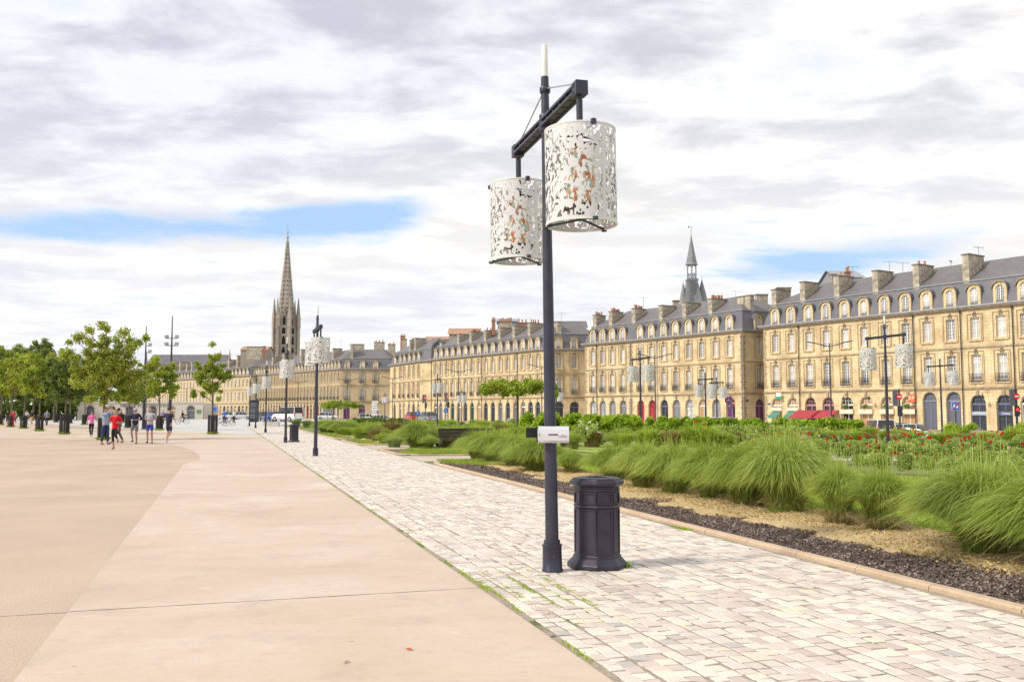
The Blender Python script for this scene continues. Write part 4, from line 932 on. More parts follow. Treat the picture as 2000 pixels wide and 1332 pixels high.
# ------------------------------------------------------------------ lamps
def shade_lamp():
    root = empty('lamp_post'); ZA = 4.54
    m = MB(); m.lathe([(.066, .30), (.060, 1.5), (.052, 3.0), (.045, 4.0), (.040, 5.03)], 20); m.build('pole', POLE, root, smooth=True)
    m = MB(); m.lathe([(.105, 0), (.105, .02), (.098, .03), (.095, .24), (.100, .25), (.100, .262), (.082, .275), (.082, .305), (.070, .315)], 24); m.build('base_sleeve', POLE, root, smooth=True)
    m = MB(); m.lathe([(.034, 5.03), (.033, 5.35), (.028, 5.37)], 16); m.build('light_tube', WHITEP, root, smooth=True)
    m = MB(); m.lathe([(.052, 4.86), (.056, 4.87), (.056, 4.91), (.052, 4.92)], 16); m.box(-.02, .02, -.09, .09, 4.87, 4.905)
    m.lathe([(.062, ZA-.09), (.066, ZA-.08), (.066, ZA+.08), (.062, ZA+.09)], 16); m.build('clamp', POLE, root, smooth=True)
    m = MB()
    for x in (-.035, .035):
        m.box(x*1.5-.012, x*1.5+.012, -1.05, 1.05, ZA+.020, ZA+.045); m.box(x*1.5-.012, x*1.5+.012, -1.05, 1.05, ZA-.045, ZA-.022)
    for k in range(11): y = -1.0+k*.2; m.box(-.05, .05, y-.012, y+.012, ZA-.035, ZA+.035)
    m.box(-.038, .038, -1.05, 1.05, ZA-.03, ZA+.03)
    m.box(-.058, .058, -1.12, -1.00, ZA-.065, ZA+.065); m.box(-.058, .058, 1.00, 1.12, ZA-.065, ZA+.065)
    m.build('arm', POLE, root)
    for s in (-1, 1):
        m = MB(); m.tube((0, s*.06, 4.89), (0, s*1.04, ZA+.06), .007, n=8); m.build('stay', ZINC, root)
        m = MB(); m.tube((0, s*1.04, 4.08), (0, s*1.04, ZA-.08), .030, n=12); m.build('hanger', POLE, root, smooth=True)
        sh = MB(); n = 48; r_ = .325
        for k in range(n):
            a0, a1 = 2*PI*k/n, 2*PI*(k+1)/n
            for rr in (r_, r_-.004): 
                q = [(rr*math.cos(a0), rr*math.sin(a0), -.435), (rr*math.cos(a1), rr*math.sin(a1), -.435), (rr*math.cos(a1), rr*math.sin(a1), .435), (rr*math.cos(a0), rr*math.sin(a0), .435)]
                sh.face(q)
        me = sh.mesh('shade', PERF, True)
        so = mobj('shade', me, root, (0, s*1.04, 3.715), .35)
        for z in (-.437, .431):
            m = MB(); m.lathe([(r_-.008, z-.006), (r_+.004, z-.006), (r_+.004, z+.006), (r_-.008, z+.006), (r_-.008, z-.006)], 48, 0, caps=False); m.build('rim', WHITEP, so, smooth=True)
        m = MB(); m.lathe([(.135, -.27), (.135, .27)], 24, 0); m.build('inner_cylinder', INNER, so, smooth=True)
        for z in (.385, -.385):
            m = MB(); m.tube((0,0,min(z*.70, z)), (0,0,max(z*.70, z)), .03 if z > 0 else .05, n=12); m.lathe([(.17, z*.72-.01), (.17, z*.72+.01)], 20, 0)
            for a in (.2, .2+2*PI/3, .2+4*PI/3): m.bar((0,0,z), (.34*math.cos(a), .34*math.sin(a), z-(-.03 if z > 0 else .05)), .014, .018)
            for a in (.2, .2+2*PI/3, .2+4*PI/3):
                x, y = .335*math.cos(a), .335*math.sin(a); m.box(x-.018, x+.018, y-.018, y+.018, (.405 if z > 0 else -.455), (.45 if z > 0 else -.425))
            m.build('bracket', POLE, so)
    return root
PATH_A = math.atan2(.31, 1)           # the lamps' arms lie along the path
L0 = shade_lamp(); g0 = ground(1079, 1118); L0.location = (g0.x, g0.y, .014); L0.rotation_euler = (0, R(-.75), math.atan2(.273, 1))
GRPL = 'lamp posts with perforated white lantern drums'
tag(L0, 'near lamp post with two perforated white drums and a silver box on its pole', 'lamp post', GRPL)
def lamp_at(px, ytop, lab, z=0, ybase=None):
    if ybase: g = ground(px, ybase); x, y = g.x, g.y
    else:
        a, b = ray(px, ytop); y = (5.37+z-EYE)/b; x = a*y
    c = copy_tree(L0); c.location = (x, y, z); c.rotation_euler = (0, 0, PATH_A+random.uniform(-.02, .02)); tag(c, lab, 'lamp post', GRPL); return c
lamp_at(616, 600, 'second drum lamp post along the path, right of the far litter bin', ybase=891)
lamp_at(557.5, 664, 'third drum lamp post along the path, touching the far litter bin at left', ybase=865)
lamp_at(518.5, 715, 'fourth drum lamp post along the path, left of the far litter bin', ybase=845)
lamp_at(499, 740, 'fifth drum lamp post along the path, before the dark kiosk', ybase=836.5)
lamp_at(487, 752, 'sixth and farthest drum lamp post along the path', ybase=832.5)
lamp_at(1727, 617, 'drum lamp post standing among the roses, nearest of those in the garden')
lamp_at(1835, 690, 'drum lamp post in front of the two tall grey doors')
lamp_at(1250, 672, 'drum lamp post between the two lime hedges')
lamp_at(1377, 719, 'drum lamp post in front of the plum coloured shop sign', -.6)
lamp_at(1399, 728, 'drumlike lamp post just right of the one by the plum sign', -.6)
lamp_at(855, 723, 'drum lamp post above the large fountain grass left of the bench')
lamp_at(902, 753, 'drum lamp post left of the umbrella shaped tree', -.6)
lamp_at(752, 761, 'drum lamp post beside the pink shop blinds', -.3)
lamp_at(1087, 744, 'drum lamp post just right of the near lamp post', -.6)
# silver dispenser fixed to the near pole
p = at(1081, 848, g0.y-.09)
m = MB(); prof = [(-.0, -.085), (-.03, -.083), (-.055, -.06), (-.06, 0), (-.055, .05), (-.03, .075), (0.0, .08)]
hw = .155
for k in range(len(prof)-1): (y0, z0), (y1, z1) = prof[k], prof[k+1]; m.face([(-hw, y0, z0), (hw, y0, z0), (hw, y1, z1), (-hw, y1, z1)])
m.face([(hw, y, z) for y, z in prof]); m.face([(-hw, y, z) for y, z in prof][::-1]); m.box(-hw, hw, 0, .012, -.085, .08)
dsp = m.build('bag_dispenser', SILVER, None, (p.x, p.y, p.z), -.06); tag(dsp, 'curved silver bag dispenser box clipped to the near lamp pole', 'dispenser')
m = MB(); m.box(-hw-.012, -hw, -.05, .10, -.08, .078); m.box(-.05, .045, -.0625, -.058, -.008, .004); m.lathe([(.008, -.0), (.008, .004)], 10, 0, (0, 0)); m.build('slot', BLACK, dsp)
m = MB(); m.box(-hw-.12, -hw-.012, .03, .19, -.035, .062); m.bar((-.06, .012, 0), (-.06, .03, 0), .05, .05); m.build('rear_bracket', BLACK, dsp)
m = MB()
for _x, _w in ((.052, .012), (.068, .018), (.092, .010), (.106, .026)): m.box(_x, _x+_w, -.0612, -.0598, -.026, -.018)
m.box(.084, .088, -.0612, -.0598, -.012, .004); m.box(.088, .104, -.0612, -.0598, -.014, -.009)
for _x, _z in ((-.127, .022), (-.127, -.02), (.05, .018)): m.box(_x-.003, _x+.003, -.0612, -.0598, _z-.003, _z+.003)
m.tube((-.138, -.0615, 0), (-.138, -.0595, 0), .009, n=12); m.build('markings', GREYS, dsp)
m = MB(); m.tube((0, -.052, -.078), (0, -.040, -.078), .012, n=12); m.build('lock', ZINC, dsp)

# litter bins
def bin_proto():
    root = empty('litter_bin'); rot = PI/8; k = 1/math.cos(PI/8)
    def ring(prof, name, mat):
        m = MB(); m.lathe([(r*k, z) for r, z in prof], 8, 0, rot=rot, caps=False); o = m.build(name, mat, root)
        me = o.data; return o
    ring([(.0, .002), (.262, .002), (.268, .012), (.268, .045), (.262, .055), (.222, .105), (.214, .112), (.214, .130), (.206, .136), (.203, .142)], 'foot', BIN)
    ring([(.203, .142), (.200, .40), (.196, .625), (.205, .632), (.208, .645), (.205, .660), (.197, .667), (.195, .80), (.204, .806), (.206, .825), (.198, .830)], 'body', BIN)
    ring([(.198, .830), (.200, .845), (.235, .872), (.243, .882), (.243, .905), (.236, .912), (.222, .915)], 'collar', BIN)
    ring([(.222, .915), (.218, .930), (.205, .940), (.150, .946), (.110, .946), (.105, .940), (.105, .80), (.0, .80)], 'lid', BIN)
    # raised frames on each facet
    m = MB(); ri = .2000
    for i in range(8):
        M = Matrix.Rotation(2*PI*i/8, 4, 'Z'); 
        for (z0, z1) in ((.150, .622), (.672, .798)):
            a = .062
            for (x0, x1, q0, q1) in ((-a-.014, -a, z0, z1), (a, a+.014, z0, z1), (-a, a, z0, z0+.014), (-a, a, z1-.014, z1)): m.box(x0, x1, -ri-.008, -ri+.008, q0, q1, 0, M)
    m.build('panel_frames', BIN, root)
    return root
bn = bin_proto(); q = ground(1168, 1112); bn.location = (q.x, q.y+.08, .014); bn.rotation_euler.z = PI/8-.10; bn.scale = (1.06, 1.06, .965)
tag(bn, 'dark octagonal litter bin beside the near lamp post', 'litter bin', 'octagonal litter bins')
c = copy_tree(bn); q = ground(574, 863.5); c.location = (q.x, q.y, .014); tag(c, 'far dark litter bin between the second and third lamp posts', 'litter bin', 'octagonal litter bins')
c = copy_tree(bn); q = ground(282, 838.5); c.location = (q.x, q.y, .01); tag(c, 'litter bin behind the jogger in grey t-shirt', 'litter bin', 'octagonal litter bins')

# double armed street lamps
def gull_lamp():
    r = empty('street_light'); m = MB(); m.lathe([(.14, -1.1), (.14, .2), (.085, .3), (.055, 8.4), (.05, 8.7)], 10); m.build('pole', POLE, r, smooth=True)
    for s in (-1, 1):
        m = MB(); pts = [(0, 0, 8.35), (s*.7, 0, 8.50), (s*1.5, 0, 8.78), (s*1.75, 0, 8.85)]
        for a, b in zip(pts, pts[1:]): m.bar(a, b, .07, .09)
        m.bar((0, 0, 8.62), (s*.9, 0, 8.60), .03, .03); m.build('arm', POLE, r)
        m = MB(); m.lathe([(.03, -.0), (.17, .03), (.20, .06), (.14, .12), (.02, .15)], 12); o = m.build('lamp_head', POLE, r, (s*2.0, 0, 8.80)); o.scale = (2.0, 1.1, .9); o.rotation_euler.y = -s*.2
    return r
G0 = None
for (px, py, rz, lab) in ((1620, 668, .0, 'twin armed street light in front of the red awnings'), (1279, 692, .0, 'twin armed street light right of the lime hedge lamp'), (1058, 712, .0, 'twin armed street light partly behind the near lamp pole'), (896, 722, 0, 'twin armed street light before the long middle terrace'),
    (767, 736, 0, 'twin armed street light at the left corner of the narrow cream house'), (679, 740, 0, 'twin armed street light before the curved building end'), (583, 744, 0, 'twin armed street light between the two drum lamps at left'), (500, 746, .2, 'twin armed street light above the dark kiosk'), (364.5, 757, 0, 'faint twin armed street light above the low pavilion')):
    a, b = ray(px, py); Y = (8.85-EYE)/b
    if G0 is None: o = G0 = gull_lamp()
    else: o = copy_tree(G0)
    o.location = (a*Y, Y, 0); o.rotation_euler.z = rz-math.atan2(a, 1)*1.0; tag(o, lab, 'street light', 'twin armed street lights along the road')
# flood light masts on the left
def mast(px, ytop, Y, sides, lab):
    p = at(px, ytop, Y); r = empty('floodlight_mast', (p.x, Y, 0)); tag(r, lab, 'floodlight mast', 'floodlight masts'); m = MB(); m.lathe([(.22, 0), (.20, 2), (.12, 8), (.05, p.z)], 10); m.build('mast', POLE, r, smooth=True)
    for y0 in sides[0]:
        z = EYE+ray(px, y0)[1]*Y; m = MB(); lo = -.75 if -1 in sides[1] else -.05; m.bar((lo, 0, z), (.75, 0, z), .06, .08); m.build('crossbar', POLE, r)
        for s in sides[1]:
            for xx in (.62,): m = MB(); m.box(s*xx-.18, s*xx+.18, -.2, .15, .06, .40); m.box(s*xx-.2, s*xx+.2, -.24, -.2, .02, .34); m.build('floodlight', ZINC, r, (0, 0, z))
    return r
mast(337, 617, 112, ((661, 675), (-1, 1)), 'tall floodlight mast with four lamps behind the jogger seen from behind'); mast(286, 637, 128, ((676, 689), (1,)), 'floodlight mast with two lamps right of the big tree')

# ------------------------------------------------------------------ signs, signals, kiosk
SRED = paint('sign_red', (.62, .015, .03), .4, 0, .04); SBLUE = paint('sign_blue', (.03, .14, .55), .4, 0, .04)
def traffic(px, Y, lab, redlight=False):
    p = at(px, 803, Y); z0 = H(p.x, Y); r = empty('traffic_light', (p.x, Y, z0)); tag(r, lab, 'traffic light', 'traffic lights by the road')
    m = MB(); m.tube((0,0,0), (0,0,4.3), .07, n=10); m.build('pole', IRON, r); m = MB(); m.box(-.50, -.12, -.05, .05, 3.0, 4.25, 0); m.bar((-.2, 0, 3.9), (0, 0, 3.9), .05, .05); m.bar((-.2, 0, 3.3), (0, 0, 3.3), .05, .05); m.build('backplate', paint('signal_grey', (.10, .10, .12), .5), r)
    m = MB(); m.tube((-.02, -.12, 3.72), (-.02, -.09, 3.72), .23, n=24, m=0); m.box(-.17, .13, -.135, -.122, 3.68, 3.765, 1); m.build('no_entry_sign', [SRED, WHITES], r)
    m = MB()
    for z in (2.75, 2.45): m.tube((.05, -.18, z), (.05, .05, z), .14, n=12)
    m.box(-.12, .2, -.02, .12, 2.2, 3.0); m.build('signal_head', IRON, r)
    if redlight: m = MB(); m.tube((-.04, -.22, 2.72), (-.04, -.19, 2.72), .1, n=12); e_ = NT('red_lamp'); e_.b.inputs['Emission Color'].default_value = (1, .03, .02, 1); e_.b.inputs['Emission Strength'].default_value = 2; e_.col((.5, .01, .01)); m.build('red_lamp', e_.m, r)
traffic(1757, 72, 'traffic light with no entry sign left of the tall grey doors'); traffic(1986, 70, 'traffic light with lit red lamp at the right edge', True)
for k, (px, Y) in enumerate(((831, 140), (875, 130), (1433, 130))): traffic(px, Y, ('small far traffic light beside the grey car', 'small far traffic light before the teal doors', 'small far traffic light under the plum coloured sign')[k])
def sign_post(name, px, py, Y, lab, face, size=.55, hz=None, cat='road sign'):
    p = at(px, py, Y); z0 = H(p.x, Y)-.02; r = empty(name, (p.x, Y, z0)); tag(r, lab, cat); h = p.z-z0
    m = MB(); m.tube((0, .04, 0), (0, .04, h+size/2), .035, n=8); m.build('post', IRON, r)
    if face == 'round': m = MB(); m.tube((0, -.03, h), (0, 0, h), size/2, n=20); m.build('sign_face', SBLUE, r); m = MB(); m.bar((-.1, -.04, h+.1), (.1, -.04, h-.1), .01, .05); m.build('arrow', WHITES, r)
    else:
        m = MB(); m.box(-size/2-.03, size/2+.03, -.02, 0, h-size*.6-.03, h+size*.6+.03, 1); m.box(-size/2, size/2, -.035, -.021, h-size*.6, h+size*.6, 0); m.build('sign_face', [SBLUE, WHITES], r)
        if face == 'end':
            for x in (-.1, .12): m = MB(); m.lathe([(.001, h-.2), (.07, h-.16), (.085, h-.06), (.05, h+.1), (.001, h+.22)], 10); o = m.build('pictogram', WHITES, r, (x, -.04, 0)); o.scale.y = .1
            m = MB(); m.bar((-size/2, -.055, h-size*.55), (size/2, -.055, h+size*.55), .01, .07); m.build('red_slash', SRED, r)
        if face == 'wheel':
            m = MB(); m.tube((.02, -.045, h-.08), (.02, -.037, h-.08), .13, n=16); m.tube((.02, -.052, h-.08), (.02, -.044, h-.08), .09, n=16, m=1); m.bar((-.06, -.05, h+.12), (-.04, -.05, h-.08), .02, .06); m.bar((-.05, -.05, h-.05), (.12, -.05, h-.05), .02, .06); m.tube((-.06, -.055, h+.19), (-.06, -.04, h+.19), .05, n=10); m.build('pictogram', [WHITES, SBLUE], r)
sign_post('road_sign', 1866, 793, 74, 'blue square sign with two white drops crossed by a red slash', 'end', .55)
sign_post('road_sign', 640, 799.5, 120, 'blue wheelchair parking sign before the curved building', 'wheel', .6)
sign_post('road_sign', 871, 802, 112, 'round blue direction sign before the long terrace', 'round', .6); sign_post('road_sign', 816, 807, 112, 'round blue sign near the parked red car', 'round', .55); sign_post('road_sign', 420, 799, 150, 'blue square sign right of the young tree trunk', 'plain', .6)
p = at(732, 800, 135); r = empty('direction_sign', (p.x, 135, 0)); tag(r, 'stack of white direction panels on grey posts before the curved building', 'road sign')
for k in range(6): m = MB(); m.box(-.5+.1*(k % 2), .5-.1*((k+1) % 3), -.03, 0, 1.0+k*.36, 1.27+k*.36); m.build('panel', WHITEP, r)
m = MB(); m.tube((-.3, .03, -.4), (-.3, .03, 3.2), .05, n=8); m.tube((.3, .03, -.4), (.3, .03, 3.2), .05, n=8); m.build('posts', ZINC, r)
p = ground(496, 824); r = empty('information_kiosk', (p.x, p.y, 0)); tag(r, 'dark upright information kiosk behind the far lamp posts', 'kiosk')
m = MB(); m.box(-.65, .65, -.2, .2, 0, 3.1, 0); m.box(-.7, .7, -.25, .25, 3.1, 3.25, 0); m.build('cabinet', shopm((.02, .022, .03)), r); m = MB()
for k in range(3): m.box(-.52, .52, -.22, -.205, .5+k*.85, 1.2+k*.85)
m.build('poster_panel', shopm((.10, .11, .13)), r)

# ------------------------------------------------------------------ vehicles
def car_proto(van=False):
    r = empty('parked_car'); L2 = 2.1 if not van else 2.2; hh = 1.45 if not van else 1.83
    def loft(sects, mats, name):                       # sections along x: (x, halfwidth, [(z, kw)...])
        m = MB()
        for (x0, p0), (x1, p1) in zip(sects, sects[1:]):
            for k in range(len(p0)-1):
                for s in (1, -1):
                    q = [(x0, s*p0[k][0], p0[k][1]), (x1, s*p1[k][0], p1[k][1]), (x1, s*p1[k+1][0], p1[k+1][1]), (x0, s*p0[k+1][0], p0[k+1][1])]
                    m.face(q if s < 0 else q[::-1])
        for (x, p), sg in ((sects[0], 1), (sects[-1], -1)): m.face([(x, -a, z) for a, z in p]+[(x, a, z) for a, z in p[::-1]])
        return m.build(name, mats, r, smooth=True)
    def sec(x, w_, zb, zt): return (x, [(w_*.86, zb), (w_*.98, zb+.12), (w_, (zb+zt)/2), (w_*.96, zt-.1), (w_*.80, zt), (0, zt+.02)])
    bd = [sec(-L2, .70, .35, .78), sec(-L2+.12, .80, .26, .90), sec(-L2+.7, .86, .22, .96), sec(0, .88, .22, .98), sec(L2-1.1, .87, .22, .93), sec(L2-.3, .82, .25, .78), sec(L2, .66, .35, .62)]
    body = loft(bd, 'BODY', 'body') if False else None
    m = MB(); return r, sec, bd, loft, L2, hh
def make_car(col, van=False):
    r, sec, bd, loft, L2, hh = car_proto(van); pm = NT('car_paint'); pm.col(col); pm.rough(.25); pm.b.inputs['Coat Weight'].default_value = .6
    if van: bd = [sec(-L2, .80, .35, 1.0), sec(-L2+.1, .86, .25, 1.08), sec(0, .90, .22, 1.08), sec(L2-.9, .88, .22, 1.02), sec(L2-.25, .82, .25, .9), sec(L2, .68, .35, .72)]
    loft(bd, pm.m, 'body'); base = .93 if not van else 1.02
    def cs(x, w0, z0, w1, z1): return (x, [(w0, z0), ((w0+w1)/2+.02, (z0+z1)/2), (w1, z1-.06), (w1*.8, z1), (0, z1+.01)])
    top = [cs(-L2+.15, .78, base, .70, base+.03), cs(-L2+.55, .80, base, .62, hh-.05), cs(-.3, .82, base, .66, hh), cs(.35, .82, base, .64, hh-.03), cs(L2-1.0, .80, base-.02, .70, base)] if not van else [cs(-L2+.06, .82, base, .76, hh-.04), cs(-L2+.3, .84, base, .76, hh), cs(.4, .85, base, .74, hh), cs(L2-.95, .80, base-.02, .72, base+.02)]
    loft(top, BLACKG, 'windows')
    rf = MB(); x0, x1 = ((-L2+.6, .3) if not van else (-L2+.02, .42)); rf.box(x0, x1, -.62, .62, hh-.02, hh+.035)
    for x in ((x0+.02, -.35, x1) if not van else (x0+.04, -.9, x1)):
        for s in (-1, 1): rf.bar((x-.06, s*.79, base), (x, s*.66, hh), .06, .08)
    rf.build('roof', pm.m, r)
    for x in (-L2+.78, L2-.82):
        for s in (-1, 1):
            wm = MB(); wm.tube((x, s*.70, .32), (x, s*.88, .32), .32, n=20); wo = wm.build('wheel', BLACK, r); m = MB(); m.tube((x, s*.885, .32), (x, s*.892, .32), .2, n=12); m.build('rim', ZINC, wo)
    for s in (-1, 1):
        m = MB(); m.box(L2-.12, L2-.02, s*.6-.14, s*.6+.14, .58, .70); m.build('headlight', WHITES, r)
        m = MB(); m.box(-L2-.01, -L2+.08, s*.66-.08, s*.66+.08, .68, (.9 if not van else 1.3)); m.build('tail_light', SRED, r)
    m = MB(); m.box(-L2-.02, -L2, -.25, .25, .45, .56); m.build('number_plate', WHITES, r)
    return r
cars = {}
for (px, py, Y, rz, col, van, lab) in (
    (1714, 826, 80, 1.5, (.75, .75, .76), True, 'white van with dark rear windows beyond the end of the long hedge'),
    (1762, 833, 80, 2.3, (.50, .66, .68), False, 'pale blue car beside the traffic light in front of the shops'),
    (1742, 831, 88, 1.6, (.10, .10, .11), False, 'dark car just behind the garden lamp post and white van'),
    (1001, 828, 140, 1.8, (.75, .75, .73), False, 'white car left of the umbrella tree trunk'),
    (805, 822, 134, 2.0, (.45, .06, .05), False, 'red car parked left of a grey one'), (834, 822, 130, 2.1, (.22, .24, .27), False, 'grey car parked between the red car and the large fountain grass'),
    (473, 818, 175, 0, (.55, .56, .58), False, 'silver car seen side on right of the cyclists'), (453, 817, 185, 0, (.60, .62, .64), False, 'pale silver car half hidden behind the cyclists'), (512, 820, 150, 2.2, (.13, .13, .14), False, 'dark grey car left of the blue one'),
    (533, 821, 145, 2.3, (.04, .16, .50), False, 'small bright blue car left of the white van'), (561, 820, 140, 2.5, (.78, .78, .78), True, 'white delivery van between the two drum lamps at left'), (640, 815, 190, 0, (.7, .7, .7), False, 'pale car far behind the small umbrella tree'),
    (720, 815, 170, 0, (.75, .75, .74), False, 'pale car roof behind the dark hedge'), (748, 815, 168, 0, (.7, .71, .72), False, 'second pale car roof behind the dark hedge, at its right'), (1400, 828, 112, 2.1, (.75, .74, .72), True, 'white van roof showing over the long hedge below the drum lamps')):
    a = ray(px, 803)[0]; z = H(a*Y, Y)+.03; key = (col, van); r = make_car(col, van); r.location = (a*Y, Y, z); r.rotation_euler.z = rz; tag(r, lab, 'van' if van else 'car', 'vehicles along the road')
    if van: r.name = 'parked_van'
    if lab.startswith('white delivery'): r.scale = (1.2, 1.15, 1.2)

# ------------------------------------------------------------------ plants
rng = np.random.default_rng(11)
def strips(name, Pts, Wd, mat, side=None):             # Pts (N,K,3) blade centre lines, Wd (K,) half widths
    N, K, _ = Pts.shape
    if side is None:
        a = rng.uniform(0, 2*PI, N); side = np.stack([np.cos(a), np.sin(a), np.zeros(N)], 1)
    off = side[:, None, :]*Wd.reshape(1, K, 1)
    V = np.stack([Pts-off, Pts+off], 2).reshape(-1, 3)
    base = (np.arange(N)*K*2)[:, None]; k = np.arange(K-1)[None, :]*2
    q = np.stack([base+k, base+k+1, base+k+3, base+k+2], -1).reshape(-1, 4)
    me = bpy.data.meshes.new(name); n = len(q); me.vertices.add(len(V)); me.vertices.foreach_set('co', V.astype(np.float32).ravel())
    me.loops.add(n*4); me.loops.foreach_set('vertex_index', q.astype(np.int32).ravel()); me.polygons.add(n)
    me.polygons.foreach_set('loop_start', np.arange(0, n*4, 4, dtype=np.int32))
    try: me.polygons.foreach_set('loop_total', np.full(n, 4, dtype=np.int32))
    except Exception: pass
    me.materials.append(mat); me.update(calc_edges=True); return me
def clump(name, n, h, rad, mat, wd=.006, root=.22, seg=6, stiff=0., lean=(0, 0), up=.0):
    a = rng.uniform(0, 2*PI, n); rr = root*np.sqrt(rng.uniform(0, 1, n)); S = rad*np.clip(rng.beta(1.5, 1.6, n)+rng.normal(0, .10, n), .04, 1.25); Hh = h*rng.uniform(.66, 1.12, n)*np.where(rng.uniform(0, 1, n) < .05, 1.28, 1)
    a2 = a+rng.normal(0, .5, n); t = np.linspace(0, 1, seg+1)[None, :]
    ex = np.cos(a2)[:, None]; ey = np.sin(a2)[:, None]; fall = (S/rad)[:, None]*(1-stiff)
    ex_ = rng.uniform(1.05, 1.9, n)[:, None]; hor = (S[:, None]-rr[:, None]*.3)*(t**ex_)
    z = Hh[:, None]*((2.05+.25*fall)*t-(1.0+.86*fall)*t**2)
    x = (rr*np.cos(a))[:, None]+ex*hor+lean[0]*t**2; y = (rr*np.sin(a))[:, None]+ey*hor+lean[1]*t**2
    P = np.stack([x, y, np.maximum(z, .01)], -1); w_ = wd*np.array([.7]+[1.]*(seg-2)+[.6, .12])
    side = np.stack([-np.sin(a2), np.cos(a2), np.zeros(n)], 1)+rng.normal(0, .45, (n, 3)); side /= np.linalg.norm(side, axis=1)[:, None]
    return strips(name, P, w_, mat, side)
def leaves(name, C, size, mat, asp=.55, extra=None):   # C (N,3) leaf centres -> diamond leaves
    N = len(C); u = rng.normal(0, 1, (N, 3)); u /= np.linalg.norm(u, axis=1)[:, None]; v = rng.normal(0, 1, (N, 3)); v -= (v*u).sum(1)[:, None]*u; v /= np.linalg.norm(v, axis=1)[:, None]
    s = (size*rng.uniform(.6, 1.3, N))[:, None]; V = np.stack([C-u*s, C-v*s*asp, C+u*s, C+v*s*asp], 1)
    return np_mesh(name, V.reshape(-1, 3), 4, mat)
def blob_points(n, centres, radii, shell=.55):
    k = rng.integers(0, len(centres), n); d = rng.normal(0, 1, (n, 3)); d /= np.linalg.norm(d, axis=1)[:, None]
    r = (shell+(1-shell)*rng.uniform(0, 1, n))*rng.uniform(.75, 1.08, n); return centres[k]+d*(radii[k]*r)[:, None]*np.array([1, 1, .85])
def solid(kind, name, me, x, y, z=0, s=1., rz=0., sz=None):
    o = mobj(name, me, None, (x, y, z), rz); o.scale = (s, s, sz or s); return o
GG = 'fountain grass clumps along the garden kerb'
cl_big = [clump('fountain_grass', 9000, 1.05, 1.12, GRASS, .0042, .30, 8, lean=(-.03, -.03)) for _ in range(2)]
cl_small = [clump('fountain_grass', 3600, .98, .78, GRASS, .004, .18, 7, .25) for _ in range(2)]
cl_mid = [clump('fountain_grass', 6500, 1.0, 1.08, GRASS, .0052, .28, 7, lean=(-.03, 0)) for _ in range(2)]
DRY = leaf_mat('dry_straw_blades', [(0, (.22, .16, .07)), (.5, (.42, .34, .17)), (1, (.62, .54, .32))], .3)
DEAD = clump('dry_blades', 520, .34, .62, DRY, .0048, .26, 5, 0.)
def grass_at(px, py, s, me, lab, grp=GG, sz=None):
    g = ground(px, py); o = solid('', 'fountain_grass', me, g.x, g.y, .03, s, random.uniform(0, 6.28), sz); tag(o, lab, 'ornamental grass', grp); mobj('dry_blades', DEAD, o, rz=random.uniform(0, 6)); return o
for (px, py, s, sz, me, lab) in (
    (1935, 1086, .95, .88, cl_big[0], 'largest arching grass clump at the right edge of the bed'), (2100, 1128, .95, .88, cl_big[1], 'arching grass clump cut by the right frame edge'),
    (1722, 1041, .74, .74, cl_small[0], 'small upright grass clump left of the largest clump'), (1640, 1029, .70, .78, cl_small[1], 'small loose grass clump right of the tall rounded one'),
    (1535, 1008, .82, 1.02, cl_big[1], 'tall rounded grass clump in the middle of the right bed'), (1462, 996, .76, .90, cl_big[0], 'grass clump directly left of the tall rounded one'),
    (1395, 982, .80, .90, cl_mid[0], 'third grass clump right of the litter bin'), (1318, 968, .80, .86, cl_mid[1], 'second grass clump right of the litter bin'), (1258, 955, .78, .82, cl_mid[0], 'grass clump just right of the litter bin'), (1205, 940, .85, .70, cl_mid[1], 'grass clump behind the litter bin'),
    (1118, 930, .72, .55, cl_small[0], 'thin low grass clump between the near lamp pole and the litter bin'),
    (1048, 925, .92, .80, cl_mid[1], 'grass clump directly behind the near lamp pole'), (1008, 914, .92, .84, cl_mid[0], 'grass clump left of the near lamp pole'), (968, 906, .92, .86, cl_mid[1], 'second grass clump at the left end of the near bed'),
    (935, 899, .9, .82, cl_mid[0], 'leftmost grass clump of the near bed'),
    (815, 877, 1.1, 1.0, cl_mid[1], 'big isolated fountain grass left of the wooden bench'), (838, 880, .7, .55, cl_small[1], 'low tuft at the foot of the big isolated fountain grass'),
    (731, 859, 1.05, .8, cl_small[0], 'loose grass clump left of the big isolated one'), (672, 850, 1.15, .85, cl_mid[0], 'round grass clump right of the second lamp post'),
    (652, 847, 1.15, .85, cl_mid[1], 'grass clump immediately right of the second lamp post'), (634, 844, 1.1, .8, cl_mid[0], 'grass clump behind the second lamp post'), (1212, 872, .85, .7, cl_mid[1], 'grey green clump behind the silver dispenser'), (1120, 878, .7, .6, cl_small[1], 'small clump behind the silver dispenser')):
    grass_at(px, py, s, me, lab, GG, sz)
# tall thin seed stems between clumps
P = []
for k in range(150):
    g = ground(random.uniform(1560, 1900), random.uniform(955, 985)); hgt = random.uniform(.6, 1.05); t = np.linspace(0, 1, 5)[:, None]; P.append(np.array([g.x, g.y, 0])+t*np.array([random.uniform(-.15, .15), random.uniform(-.1, .1), hgt]))
tag(mobj('tall_grass', strips('tall_grass', np.array(P), .004*np.array([1, 1, 1, 1, 1.6]), GRASS)), 'thin tall seeding grass stems between the clumps and the roses', 'tall grass', None, 'stuff')
